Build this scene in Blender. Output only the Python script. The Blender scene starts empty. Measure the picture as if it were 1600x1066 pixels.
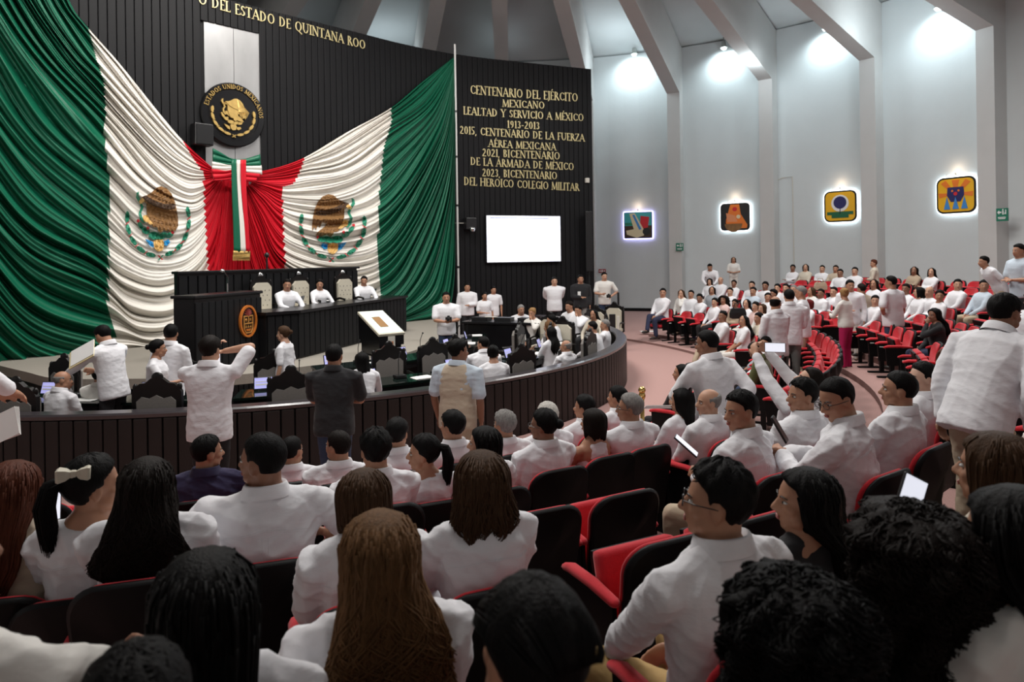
import bpy, bmesh, math, random
import numpy as np
from mathutils import Vector, Matrix, Euler

SC = bpy.context.scene
COL = SC.collection
R = math.radians
random.seed(7)
# ------------------------------------------------------------------ camera, world, exposure
FPX, HY, CAMZ = 1060.0, 402.5, 2.5
ROLL = R(-0.85)
CR, SR = math.cos(ROLL), math.sin(ROLL)
cam = bpy.data.objects.new('camera', bpy.data.cameras.new('camera')); COL.objects.link(cam)
cam.data.sensor_width = 36.0; cam.data.lens = FPX / 1600 * 36
cam.data.shift_y = -(533 - HY) / 1600
cam.data.clip_start = 0.05; cam.data.clip_end = 200
cam.matrix_world = Matrix(((CR, -SR, 0, 0), (0, 0, -1, 0), (SR, CR, 0, CAMZ), (0, 0, 0, 1)))
cam.data.dof.use_dof = True; cam.data.dof.focus_distance = 5.5; cam.data.dof.aperture_fstop = 3.2
SC.camera = cam
SC.view_settings.view_transform = 'Standard'; SC.view_settings.look = 'None'
SC.view_settings.exposure = 0.0; SC.view_settings.gamma = 1.0
SC.view_settings.use_curve_mapping = False
W = bpy.data.worlds.new('world'); SC.world = W; W.use_nodes = True
W.node_tree.nodes['Background'].inputs[0].default_value = (0.55, 0.65, 0.75, 1)
W.node_tree.nodes['Background'].inputs[1].default_value = 0.11

def lamp(name, kind, loc, energy, color=(1, 1, 1), size=1.0, aim=None, spot=None, blend=.6, sy=None):
    d = bpy.data.lights.new(name, kind); d.energy = energy; d.color = color
    if kind == 'AREA':
        d.size = size
        if sy: d.shape = 'RECTANGLE'; d.size_y = sy
        else: d.shape = 'DISK'
    elif kind == 'SPOT':
        d.spot_size = R(spot or 60); d.spot_blend = blend; d.shadow_soft_size = size
    else:
        d.shadow_soft_size = size
    o = bpy.data.objects.new(name, d); COL.objects.link(o); o.location = loc
    if aim is not None:
        o.rotation_euler = (Vector(aim) - Vector(loc)).to_track_quat('-Z', 'Y').to_euler()
    return o

CX, CY = -5.1, 14.9            # centre of the deputies' well and of the seat rows
AX, AY = -0.3, 14.0            # centre of the round hall
RW = 17.6                      # hall wall radius
NR = 28                        # ribs round the hall
# area light for an unseen skylight, plus unseen fill lights for bank, drape, seats
lamp('skylight_lamp', 'AREA', (-3.0, 12.5, 11.4), 1150, (1.0, .965, .92), 6.0, aim=(-3.0, 12.7, 0))
lamp('bank_fill', 'AREA', (7.5, 15.0, 10.0), 760, (1.0, .97, .94), 5.0, aim=(7.5, 14.5, 0))  # fill light over the right bank, no fixture
lamp('drape_fill', 'AREA', (-2.0, 5.5, 10.3), 560, (1.0, .97, .94), 2.2, aim=(-6.5, 15, 3.0))  # added fill that brightens the drape from the front
lamp('seat_fill', 'AREA', (1.0, 4.8, 9.5), 120, (1.0, .96, .93), 3.0, aim=(0.6, 4.2, 0))  # fill light setting how bright the near seats are, no fixture

# ------------------------------------------------------------------ pixel helpers (1600x1066)
def ray(px, py):
    x = (px - 800) / FPX; y = (HY - py) / FPX
    return CR * x - SR * y, SR * x + CR * y
def PT(px, py, D):
    a, b = ray(px, py); return Vector((a * D, D, CAMZ + b * D))
def GP(px, py, z=0.0):
    a, b = ray(px, py); D = (z - CAMZ) / b; return Vector((a * D, D, z))
def proj(p):
    a, b = p[0] / p[1], (p[2] - CAMZ) / p[1]
    x = CR * a + SR * b; y = -SR * a + CR * b
    return 800 + x * FPX, HY - y * FPX

# ------------------------------------------------------------------ materials
MATS = {}
def mat(name, col, rough=.6, metal=0.0, noise=None, bump=None, emit=None, spec=None, sheen=0, coat=0):
    """noise = (scale, amount, (sx,sy,sz)) colour mottling; bump = (scale, strength, (sx,sy,sz))"""
    if name in MATS: return MATS[name]
    m = bpy.data.materials.new(name); m.use_nodes = True; MATS[name] = m
    nt = m.node_tree; b = nt.nodes['Principled BSDF']
    b.inputs['Base Color'].default_value = (*col, 1); b.inputs['Roughness'].default_value = rough
    b.inputs['Metallic'].default_value = metal
    if spec is not None: b.inputs['Specular IOR Level'].default_value = spec
    if sheen: b.inputs['Sheen Weight'].default_value = sheen
    if coat: b.inputs['Coat Weight'].default_value = coat; b.inputs['Coat Roughness'].default_value = .12
    if emit:
        b.inputs['Emission Color'].default_value = (*emit[:3], 1); b.inputs['Emission Strength'].default_value = emit[3]
    def tex(sc, vec):
        tc = nt.nodes.new('ShaderNodeTexCoord'); mp = nt.nodes.new('ShaderNodeMapping')
        mp.inputs['Scale'].default_value = vec
        n = nt.nodes.new('ShaderNodeTexNoise'); n.inputs['Scale'].default_value = sc; n.inputs['Detail'].default_value = 4
        nt.links.new(tc.outputs['Object'], mp.inputs[0]); nt.links.new(mp.outputs[0], n.inputs[0]); return n
    if noise:
        n = tex(noise[0], noise[2] if len(noise) > 2 else (1, 1, 1))
        mx = nt.nodes.new('ShaderNodeMix'); mx.data_type = 'RGBA'
        a = noise[1]
        mx.inputs[6].default_value = (*[c * (1 - a) for c in col], 1); mx.inputs[7].default_value = (*[min(1, c * (1 + a)) for c in col], 1)
        nt.links.new(n.outputs[0], mx.inputs[0]); nt.links.new(mx.outputs[2], b.inputs['Base Color'])
    if bump:
        n = tex(bump[0], bump[2] if len(bump) > 2 else (1, 1, 1))
        bp = nt.nodes.new('ShaderNodeBump'); bp.inputs['Strength'].default_value = bump[1]; bp.inputs['Distance'].default_value = .02
        nt.links.new(n.outputs[0], bp.inputs['Height']); nt.links.new(bp.outputs[0], b.inputs['Normal'])
    return m

M_carpet = mat('carpet', (.45, .27, .245), .95, noise=(60, .18), bump=(300, .3))
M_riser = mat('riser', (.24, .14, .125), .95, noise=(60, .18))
M_stage = mat('stage_carpet', (.30, .275, .235), .95, noise=(50, .15), bump=(200, .3))
M_wallw = mat('white_plaster', (.60, .645, .655), .85, noise=(1.2, .05), bump=(8, .12))
M_rib = mat('rib_plaster', (.56, .56, .55), .85, noise=(1.5, .06))
M_black = mat('black_slat', (.006, .006, .007), .55, noise=(3, .3, (1, 1, .1)), spec=.22)
M_parap = mat('dark_brown_slat', (.016, .012, .011), .5, noise=(6, .4, (1, 1, .1)), spec=.3)
M_blackg = mat('black_lacquer', (.006, .006, .007), .28, noise=(4, .3), spec=.3)
M_glass = mat('dark_desk_glass', (.006, .012, .010), .05, spec=.8)
M_wood = mat('black_wood', (.006, .005, .005), .35, noise=(9, .4, (1, 1, .2)), spec=.3)
M_red = mat('red_fabric', (.56, .008, .02), .85, noise=(70, .15), bump=(300, .25), sheen=.2)
M_plas = mat('black_plastic', (.003, .003, .0035), .5, noise=(20, .2), bump=(200, .05), spec=.2)
M_white = mat('white_cotton', (.78, .78, .80), .9, bump=(9, .55, (1, 1, 2)))
M_steel = mat('brushed_steel', (.42, .42, .42), .38, .85, noise=(2.5, .25, (1, 1, .4)))
M_gold = mat('gold_metal', (.62, .42, .14), .38, .7, noise=(12, .3))
M_letter = mat('brass_letter', (.68, .58, .30), .4, .35)
M_chrome = mat('chrome', (.6, .6, .6), .2, 1)
M_brass = mat('polished_brass', (.75, .52, .18), .22, 1)
M_grey = mat('grey_upholstery', (.20, .185, .17), .9, noise=(60, .15))
M_cream = mat('cream_leather', (.56, .52, .42), .6, noise=(30, .08))
M_paper = mat('paper', (.8, .8, .78), .8)
M_manila = mat('manila_folder', (.72, .62, .36), .8)
M_fgreen = mat('green_satin', (.004, .12, .062), .42, bump=(30, .1), spec=.4)
M_fwhite = mat('ivory_satin', (.80, .765, .70), .5, bump=(30, .1))
M_fred = mat('red_satin', (.60, .008, .022), .5, bump=(30, .1), spec=.25)
M_dark = mat('dark_plastic', (.01, .01, .011), .35)
M_label = mat('label_silver', (.6, .58, .52), .5)

# ------------------------------------------------------------------ mesh accumulator
class Geo:
    def __init__(s): s.v = []; s.f = []; s.m = []
    def add(s, vs, fs, mi=0, M=None):
        o = len(s.v)
        if M is not None: vs = [tuple(M @ Vector(v)) for v in vs]
        s.v.extend([tuple(v) for v in vs]); s.f.extend([tuple(o + i for i in f) for f in fs]); s.m.extend([mi] * len(fs))
        return s
    def box(s, c, d, mi=0, M=None):
        x, y, z = [k / 2 for k in d]
        vs = [(c[0] + i * x, c[1] + j * y, c[2] + k * z) for k in (-1, 1) for j in (-1, 1) for i in (-1, 1)]
        return s.add(vs, [(0, 2, 3, 1), (4, 5, 7, 6), (0, 1, 5, 4), (2, 6, 7, 3), (0, 4, 6, 2), (1, 3, 7, 5)], mi, M)
    def bbox(s, c, d, b, mi=0, M=None):
        """box with chamfered edges"""
        bm = bmesh.new(); bmesh.ops.create_cube(bm, size=1)
        for v in bm.verts: v.co = Vector((v.co.x * d[0], v.co.y * d[1], v.co.z * d[2])) + Vector(c)
        bmesh.ops.bevel(bm, geom=bm.edges[:], offset=b, segments=2, affect='EDGES', profile=.6)
        bm.verts.index_update()
        s.add([v.co[:] for v in bm.verts], [[v.index for v in f.verts] for f in bm.faces], mi, M); bm.free(); return s
    def loft(s, rings, mi=0, M=None, cap=True, closed=True):
        """rings: list of equal-length point lists"""
        n = len(rings[0]); vs = [p for r in rings for p in r]; fs = []
        for i in range(len(rings) - 1):
            for j in range(n if closed else n - 1):
                k = (j + 1) % n
                fs.append((i * n + j, i * n + k, (i + 1) * n + k, (i + 1) * n + j))
        if cap:
            c0 = np.mean(np.array(rings[0], float), axis=0); c1 = np.mean(np.array(rings[-1], float), axis=0)
            vs = list(vs) + [tuple(c0), tuple(c1)]; a = len(vs) - 2
            L = (len(rings) - 1) * n
            for j in range(n):
                k = (j + 1) % n
                fs.append((a, k, j)); fs.append((a + 1, L + j, L + k))
        return s.add(vs, fs, mi, M)
    def tube(s, pts, rad, n=8, mi=0, M=None, flat=1.0, side=None, dome=True):
        """round tube through pts with radii; flat squashes it along the second axis"""
        pts = [Vector(p) for p in pts]
        if not isinstance(rad, (list, tuple)): rad = [rad] * len(pts)
        rings = []; u = None
        for i, p in enumerate(pts):
            d = (pts[min(i + 1, len(pts) - 1)] - pts[max(i - 1, 0)])
            if d.length < 1e-9: d = Vector((0, 0, 1))
            d.normalize()
            if u is None:
                u = Vector(side) if side is not None else (Vector((1, 0, 0)) if abs(d.x) < .9 else Vector((0, 1, 0)))
            u = (u - d * u.dot(d)).normalized(); v = d.cross(u)
            def ring(c, r): return [tuple(c + u * (r * math.cos(2 * math.pi * k / n)) + v * (r * flat * math.sin(2 * math.pi * k / n))) for k in range(n)]
            if i == 0 and dome:
                rings.append(ring(p - d * rad[0] * .85, rad[0] * .35)); rings.append(ring(p - d * rad[0] * .5, rad[0] * .8))
            rings.append(ring(p, rad[i]))
            if i == len(pts) - 1 and dome:
                rings.append(ring(p + d * rad[i] * .5, rad[i] * .8)); rings.append(ring(p + d * rad[i] * .85, rad[i] * .35))
        return s.loft(rings, mi, M)
    def ell(s, c, r, Rm=None, n=14, m=9, mi=0, M=None):
        rings = []
        for i in range(m + 1):
            t = math.pi * (i + (.25 if i == 0 else -.25 if i == m else 0)) / m
            ring = []
            for k in range(n):
                a = 2 * math.pi * k / n
                p = Vector((r[0] * math.sin(t) * math.cos(a), r[1] * math.sin(t) * math.sin(a), r[2] * math.cos(t)))
                if Rm is not None: p = Rm @ p
                ring.append(tuple(p + Vector(c)))
            rings.append(ring)
        return s.loft(rings, mi, M)
    def prism(s, poly, y0, y1, mi=0, M=None):
        """polygon in x,z extruded from y0 to y1"""
        n = len(poly); vs = [(x, y0, z) for x, z in poly] + [(x, y1, z) for x, z in poly]
        fs = [tuple(range(n)), tuple(range(2 * n - 1, n - 1, -1))] + [(i, i + n, (i + 1) % n + n, (i + 1) % n) for i in range(n)]
        return s.add(vs, fs, mi, M)
    def slab(s, poly, z0, z1, mi=0, M=None):
        n = len(poly); vs = [(x, y, z0) for x, y in poly] + [(x, y, z1) for x, y in poly]
        fs = [tuple(range(n - 1, -1, -1)), tuple(range(n, 2 * n))] + [(i, (i + 1) % n, (i + 1) % n + n, i + n) for i in range(n)]
        return s.add(vs, fs, mi, M)
    def mesh(s, name, mats, smooth=False):
        me = bpy.data.meshes.new(name); me.from_pydata(s.v, [], s.f)
        for mm in (mats if isinstance(mats, (list, tuple)) else [mats]): me.materials.append(mm)
        if any(s.m): me.polygons.foreach_set('material_index', s.m)
        if smooth: me.polygons.foreach_set('use_smooth', [True] * len(me.polygons))
        me.update(); return me

def fixn(me):
    bm = bmesh.new(); bm.from_mesh(me); bmesh.ops.recalc_face_normals(bm, faces=bm.faces); bm.to_mesh(me); bm.free(); return me
def link(name, me, parent=None, M=None):
    o = bpy.data.objects.new(name, me); COL.objects.link(o)
    if parent is not None: o.parent = parent
    if M is not None: o.matrix_local = M
    return o
def obj(name, g, mats, parent=None, M=None, smooth=False):
    return link(name, fixn(g.mesh(name, mats, smooth)), parent, M)
def tag(o, label, cat, group=None, kind=None):
    if label: o['label'] = label
    if cat: o['category'] = cat
    if group: o['group'] = group
    if kind: o['kind'] = kind
    return o
def struct(o): o['kind'] = 'structure'; return o
def thing(name, label, cat, loc=(0, 0, 0), rz=0.0, group=None):
    o = bpy.data.objects.new(name, None); COL.objects.link(o); o.empty_display_size = .1
    o.location = loc; o.rotation_euler = (0, 0, rz); return tag(o, label, cat, group)
def dup(src, loc=None, rz=None, label=None, group=None, M=None):
    c = src.copy(); COL.objects.link(c)
    if loc is not None: c.location = loc
    if rz is not None: c.rotation_euler = (0, 0, rz)
    if label: c['label'] = label
    if group: c['group'] = group
    for ch in src.children:
        d = ch.copy(); COL.objects.link(d); d.parent = c
        for g in ch.children:
            e = g.copy(); COL.objects.link(e); e.parent = d
    return c
def smooth_poly(p, n=6):
    """Catmull-Rom through open polyline p"""
    out = []; p = [Vector(q) for q in p]; N = len(p)
    for i in range(N - 1):
        a, b, c, d = p[max(i - 1, 0)], p[i], p[i + 1], p[min(i + 2, N - 1)]
        for k in range(n):
            t = k / n
            out.append(.5 * ((2 * b) + (c - a) * t + (2 * a - 5 * b + 4 * c - d) * t * t + (3 * b - a - 3 * c + d) * t ** 3))
    out.append(p[-1]); return out
def lerp(a, b, t): return a + (b - a) * t
def sstep(x): x = max(0.0, min(1.0, x)); return x * x * (3 - 2 * x)
def interp(x, xs, ys): return float(np.interp(x, xs, ys))
# ================================================================== THE HALL
g = Geo()
N = 96
g.add([(AX + (RW + .4) * math.cos(2 * math.pi * i / N), AY + (RW + .4) * math.sin(2 * math.pi * i / N), 0) for i in range(N)]
      + [(AX, AY, 0)], [(i, (i + 1) % N, N) for i in range(N)])
struct(obj('floor', g, M_carpet))

def wall_arc(name, a0, a1, z1=11.6):
    g = Geo(); n = 40; rings = []
    for i in range(n + 1):
        a = lerp(a0, a1, i / n); c, s_ = math.cos(a), math.sin(a)
        rings.append([(AX + RW * c, AY + RW * s_, 0), (AX + RW * c, AY + RW * s_, z1), (AX + (RW + .3) * c, AY + (RW + .3) * s_, z1), (AX + (RW + .3) * c, AY + (RW + .3) * s_, 0)])
    g.loft(rings, cap=True); return struct(obj(name, g, M_wallw))
wall_arc('wall_right', R(-45), R(45)); wall_arc('wall_far', R(45), R(135))
wall_arc('wall_left', R(135), R(225)); wall_arc('wall_near', R(225), R(315))
# roof cone
g = Geo()
def circ(r, z, n=84): return [(AX + r * math.cos(2 * math.pi * i / n), AY + r * math.sin(2 * math.pi * i / n), z) for i in range(n)]
g.loft([circ(RW + .3, 11.6), circ(1.5, 15.4), circ(.2, 15.5), circ(.2, 15.7), circ(RW + .3, 11.9)], cap=False)
struct(obj('ceiling', g, M_wallw))
# ribs: pilaster + raking fin in one piece
prof = [(16.95, 0), (16.95, 9.5), (1.5, 13.16), (1.5, 15.3), (RW + .1, 11.55), (RW + .1, 0)]
g = Geo()
w = .27
n = len(prof)
vs = [(r, -w, z) for r, z in prof] + [(r, w, z) for r, z in prof]
g.add(vs, [tuple(range(n)), tuple(range(2 * n - 1, n - 1, -1))] + [(i, (i + 1) % n, (i + 1) % n + n, i + n) for i in range(n)])
me_rib = fixn(g.mesh('roof_rib', M_rib))
for k in range(NR):
    az = k * 2 * math.pi / NR
    o = struct(link('roof_rib', me_rib)); o.location = (AX, AY, 0); o.rotation_euler = (0, 0, math.pi / 2 - az)
# dark skirting at the foot of the far wall
def wallA(px, py, off=0.0):
    """point where the view ray meets the hall wall, and the wall's inward normal"""
    a, b = ray(px, py); r = RW - off
    A = a * a + 1; B = -2 * (a * AX + AY); Cc = AX * AX + AY * AY - r * r
    D = (-B + math.sqrt(B * B - 4 * A * Cc)) / (2 * A)
    p = Vector((a * D, D, CAMZ + b * D)); nrm = Vector((AX - p.x, AY - p.y, 0)).normalized()
    return p, nrm
g = Geo(); rings = []
for i in range(60):
    a = lerp(R(100), R(-30), i / 59); c, s_ = math.cos(a), math.sin(a)
    rings.append([(AX + r * c, AY + r * s_, z) for r, z in ((RW, 0), (RW, .14), (RW - .03, .14), (RW - .03, 0))])
g.loft(rings); struct(obj('baseboard_far', g, M_plas))

# ------------------------------------------------------------------ seating tiers
ROW_R = [10.35, 11.2, 12.1, 12.95, 13.8, 14.65, 15.5, 16.4, 17.3, 18.2]
ROW_Z = [.06, .15, .26, .38, .50, .64, .76, .86, .94, 1.0]
def tier(r):
    k = -1
    for i, rr in enumerate(ROW_R):
        if r >= rr - .5: k = i
    return ROW_Z[k] if k >= 0 else 0.0
def hall_r(a):
    """distance from C to the hall wall in direction a"""
    dx, dy = math.cos(a), math.sin(a); ex, ey = CX - AX, CY - AY
    b = ex * dx + ey * dy; c = ex * ex + ey * ey - (RW - .0) ** 2
    return -b + math.sqrt(b * b - c)
a0, a1 = R(-165), R(31)
for k in range(len(ROW_R)):
    ri = ROW_R[k] - .5; ro = ROW_R[k + 1] - .48 if k + 1 < len(ROW_R) else 40
    z0 = ROW_Z[k - 1] - .03 if k else 0.0; z1 = ROW_Z[k]
    g = Geo(); rings = []
    for i in range(81):
        a = lerp(a0, a1, i / 80); c, s_ = math.cos(a), math.sin(a); h = hall_r(a) + .05
        o_ = min(ro, h); i_ = min(ri, h - .02)
        rings.append([(CX + r * c, CY + r * s_, z) for r, z in ((i_, 0), (i_, z1), (o_, z1), (o_, 0))])
    nn = len(g.v)
    g.loft(rings)
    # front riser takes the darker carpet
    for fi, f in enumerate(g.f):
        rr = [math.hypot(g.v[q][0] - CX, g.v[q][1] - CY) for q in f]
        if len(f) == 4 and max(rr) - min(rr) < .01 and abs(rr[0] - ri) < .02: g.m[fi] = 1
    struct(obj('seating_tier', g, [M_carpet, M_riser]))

# ------------------------------------------------------------------ the black curved back wall
WP = smooth_poly([(2.75, 23.05, 0), (-1, 21.5, 0), (-2.87, 20.3, 0), (-4.7, 18.55, 0), (-7, 16.3, 0), (-9.6, 13.5, 0), (-11.6, 10.4, 0)], 14)
WS = [0.0]
for i in range(1, len(WP)): WS.append(WS[-1] + (WP[i] - WP[i - 1]).length)
WTOP = 8.85
def wallpt(s_, off=0.0):
    """point, tangent (to screen right), outward normal at arc length s from the right end"""
    s_ = max(0, min(WS[-1] - 1e-6, s_)); i = int(np.searchsorted(WS, s_, side='right')) - 1; i = min(i, len(WP) - 2)
    t = (s_ - WS[i]) / (WS[i + 1] - WS[i]); p = WP[i].lerp(WP[i + 1], t)
    def tg(j): j0, j1 = max(j - 1, 0), min(j + 1, len(WP) - 1); return (WP[j0] - WP[j1]).normalized()
    T = tg(i).lerp(tg(i + 1), t).normalized(); nrm = Vector((T.y, -T.x, 0))
    return p + nrm * off, T, nrm
_AT = np.array([p.x / p.y for p in WP]); _DT = np.array([p.y for p in WP]); _ST = np.array(WS); _NT = np.array([wallpt(x)[2][:2] for x in WS])
def fasthit(px, py, off):
    a, b = ray(px, py)
    D0 = np.interp(-a, -_AT, _DT); s0 = np.interp(-a, -_AT, _ST); nx = np.interp(-a, -_AT, _NT[:, 0]); ny = np.interp(-a, -_AT, _NT[:, 1])
    if -a > -_AT[-1]: # extrapolate past the left end
        D0 = _DT[-1] + (-a + _AT[-1]) * (_DT[-1] - _DT[-3]) / (-_AT[-1] + _AT[-3])
    D = D0 + off / (nx * a + ny)
    return Vector((a * D, D, CAMZ + b * D)), Vector((nx, ny, 0)), s0
def wallhit(px, py, off=0.0):
    a, b = ray(px, py); best = None
    lo, hi = 0, len(WP) - 2
    pts = [wallpt(WS[i], off)[0] for i in range(len(WP))]
    for i in range(len(WP) - 1):
        p, q = pts[i], pts[i + 1]
        f0 = p.x - a * p.y; f1 = q.x - a * q.y
        if f0 * f1 <= 0 and abs(f0 - f1) > 1e-9:
            t = f0 / (f0 - f1); D = lerp(p.y, q.y, t)
            return lerp(WS[i], WS[i + 1], t), CAMZ + b * D, D
    # off the ends: extrapolate
    i = 0 if px > 800 else len(WP) - 2
    p, q = pts[i], pts[i + 1]; f0 = p.x - a * p.y; f1 = q.x - a * q.y; t = f0 / (f0 - f1); t = max(-3, min(12, t)); D = lerp(p.y, q.y, t)
    return lerp(WS[i], WS[i + 1], t), CAMZ + b * D, D
g = Geo(); rings = []
for i in range(len(WP)):
    p, T, nr = wallpt(WS[i]); q = p - nr * .3
    rings.append([(p.x, p.y, 0), (p.x, p.y, WTOP - .03), (q.x, q.y, WTOP - .03), (q.x, q.y, 0)])
g.loft(rings); WALLB = struct(obj('wall_back', g, M_plas))
sn0 = wallhit(409, 150)[0]; sn1 = wallhit(319, 150)[0]      # the metal niche
zn1 = wallhit(363, 44)[1]
g = Geo(); g.bbox((0, .03, WTOP / 2), (.164, .075, WTOP), .012); me_slat = fixn(g.mesh('slat', M_black))
g = Geo(); hh = WTOP - zn1; g.bbox((0, .03, zn1 + hh / 2), (.164, .075, hh), .012); me_slat2 = fixn(g.mesh('slat_short', M_black))
s_ = .08
while s_ < WS[-1] - .05:
    p, T, nr = wallpt(s_)
    o = link('slat', me_slat2 if sn0 < s_ < sn1 else me_slat, WALLB)
    o.matrix_local = Matrix(((T.x, nr.x, 0, p.x), (T.y, nr.y, 0, p.y), (0, 0, 1, 0), (0, 0, 0, 1)))
    s_ += .178
def wall_frame(s_, z, off):
    p, T, nr = wallpt(s_, off)
    return Matrix(((T.x, -nr.x, 0, p.x), (T.y, -nr.y, 0, p.y), (0, 0, 1, z), (0, 0, 0, 1)))   # local +x right, -y out of the wall
# niche: steel sheets
t = thing('metal_panel', 'tall brushed steel panel set in the black wall behind the round emblem', 'panel', wallpt((sn0 + sn1) / 2, .0)[0])
for k in range(2):
    g = Geo(); sa = lerp(sn0, sn1, k / 2 + .004); sb = lerp(sn0, sn1, (k + 1) / 2 - .004); rings = []
    for i in range(6):
        ss = lerp(sa, sb, i / 5); p, T, nr = wallpt(ss, .012); q = wallpt(ss, .03)[0]
        rings.append([(p.x, p.y, 2.2), (p.x, p.y, zn1), (q.x, q.y, zn1), (q.x, q.y, 2.2)])
    g.loft(rings); o = obj('steel_sheet', g, M_steel, t); o.matrix_local = Matrix.Translation(-t.location)

# ------------------------------------------------------------------ lettering (roman capitals built stroke by stroke)
TH, TN = .135, .06
def gl(ch):
    """returns (width, strokes) stroke: ('l',x0,y0,x1,y1,w) or ('a',cx,cy,rx,ry,a0,a1) or ('s',x,y) serif"""
    L = lambda *a: ('l',) + a
    A = lambda *a: ('a',) + a
    S = lambda x, y, w=.3: ('l', x - w / 2, y, x + w / 2, y, .05)
    acc = None
    if ch in 'ÉÍÓ': acc = {'É': 'E', 'Í': 'I', 'Ó': 'O'}[ch]
    if acc:
        wd, st = gl(acc); return wd, st + [L(wd * .42, 1.1, wd * .62, 1.25, .08)]
    G = {
     'A': (.80, [L(.08, 0, .40, 1, TN), L(.38, 1, .72, 0, TH), L(.2, .34, .6, .34, .06), S(.08, .02), S(.72, .02)]),
     'B': (.62, [L(.15, 0, .15, 1, TH), A(.26, .76, .22, .215, -90, 90), A(.26, .27, .27, .25, -90, 90), L(.12, .97, .28, .97, .06), L(.12, .52, .28, .52, .06), L(.1, .03, .28, .03, .06)]),
     'C': (.76, [A(.46, .5, .36, .47, 45, 315), L(.72, .72, .72, .9, .05), L(.72, .1, .72, .26, .05)]),
     'D': (.80, [L(.15, 0, .15, 1, TH), A(.28, .5, .40, .47, -90, 90), L(.05, .97, .3, .97, .06), L(.05, .03, .3, .03, .06)]),
     'E': (.56, [L(.15, 0, .15, 1, TH), L(.05, .97, .5, .97, .06), L(.12, .52, .42, .52, .06), L(.05, .03, .54, .03, .06), L(.5, .84, .5, .99, .05), L(.53, .01, .53, .18, .05)]),
     'F': (.54, [L(.15, 0, .15, 1, TH), L(.05, .97, .5, .97, .06), L(.12, .52, .42, .52, .06), S(.15, .02), L(.5, .84, .5, .99, .05)]),
     'G': (.80, [A(.46, .5, .36, .47, 45, 320), L(.70, .05, .70, .42, .13), S(.68, .42, .26), L(.72, .74, .72, .9, .05)]),
     'H': (.84, [L(.15, 0, .15, 1, TH), L(.69, 0, .69, 1, TH), L(.15, .52, .69, .52, .06), S(.15, .02), S(.15, .98), S(.69, .02), S(.69, .98)]),
     'I': (.32, [L(.16, 0, .16, 1, TH), S(.16, .02), S(.16, .98)]),
     'J': (.34, [L(.2, 0, .2, 1, TH), A(.06, .02, .16, .2, -90, 0), S(.2, .98)]),
     'L': (.54, [L(.15, 0, .15, 1, TH), L(.05, .03, .52, .03, .06), S(.15, .98), L(.51, .01, .51, .2, .05)]),
     'M': (.96, [L(.12, 0, .16, 1, TN), L(.16, 1, .47, .05, TH), L(.47, .05, .80, 1, TN), L(.80, 1, .84, 0, TH), S(.12, .02), S(.84, .02)]),
     'N': (.84, [L(.14, 0, .14, 1, TN), L(.14, 1, .70, 0, TH), L(.70, 0, .70, 1, TN), S(.14, .02), S(.70, .98), S(.1, .98, .2)]),
     'O': (.88, [A(.44, .5, .37, .48, 0, 360)]),
     'Q': (.88, [A(.44, .5, .37, .48, 0, 360), L(.45, .05, .85, -.22, .11)]),
     'R': (.68, [L(.15, 0, .15, 1, TH), A(.26, .74, .24, .235, -90, 90), L(.12, .97, .28, .97, .06), L(.12, .5, .28, .5, .06), L(.32, .5, .66, 0, .14), S(.15, .02)]),
     'S': (.56, [A(.28, .74, .19, .23, 40, 270), A(.28, .27, .21, .25, -130, 90), L(.47, .76, .47, .92, .05), L(.08, .08, .08, .26, .05)]),
     'T': (.68, [L(.34, 0, .34, 1, TH), L(.04, .97, .64, .97, .06), S(.34, .02), L(.05, .82, .05, .99, .05), L(.63, .82, .63, .99, .05)]),
     'U': (.82, [L(.15, .3, .15, 1, TH), L(.67, .3, .67, 1, TN), A(.41, .3, .26, .3, 180, 360), S(.15, .98), S(.67, .98)]),
     'V': (.78, [L(.08, 1, .40, 0, TH), L(.40, 0, .70, 1, TN), S(.1, .98), S(.69, .98)]),
     'X': (.76, [L(.08, 1, .66, 0, TH), L(.66, 1, .1, 0, TN), S(.1, .98), S(.65, .98), S(.1, .02), S(.66, .02)]),
     'Y': (.74, [L(.08, 1, .37, .48, TH), L(.66, 1, .37, .48, TN), L(.37, 0, .37, .5, TH), S(.1, .98), S(.65, .98), S(.37, .02)]),
     'Z': (.66, [L(.06, .97, .60, .97, .06), L(.58, .97, .08, .03, .14), L(.06, .03, .62, .03, .06), L(.08, .82, .08, .98, .05), L(.6, .02, .6, .2, .05)]),
     '0': (.62, [A(.31, .5, .24, .48, 0, 360)]),
     '1': (.36, [L(.2, 0, .2, 1, TH), L(.06, .84, .2, .97, .06), S(.2, .02)]),
     '2': (.58, [A(.27, .73, .2, .25, -30, 165), L(.44, .62, .07, .06, .1), L(.05, .05, .54, .05, .09)]),
     '3': (.56, [A(.26, .76, .19, .22, -90, 150), A(.26, .27, .21, .26, -150, 90)]),
     '5': (.56, [L(.14, .55, .14, .97, .08), L(.12, .95, .48, .95, .09), A(.24, .3, .23, .28, -140, 110)]),
     '9': (.60, [A(.3, .68, .21, .28, 0, 360), A(.18, .5, .33, .48, -80, 25)]),
     ',': (.24, [L(.12, .08, .06, -.16, .1)]), '-': (.4, [L(.06, .4, .34, .4, .09)]), '.': (.22, [L(.11, 0, .11, .1, .1)]),
     ' ': (.42, [])}
    return G[ch]
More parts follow.
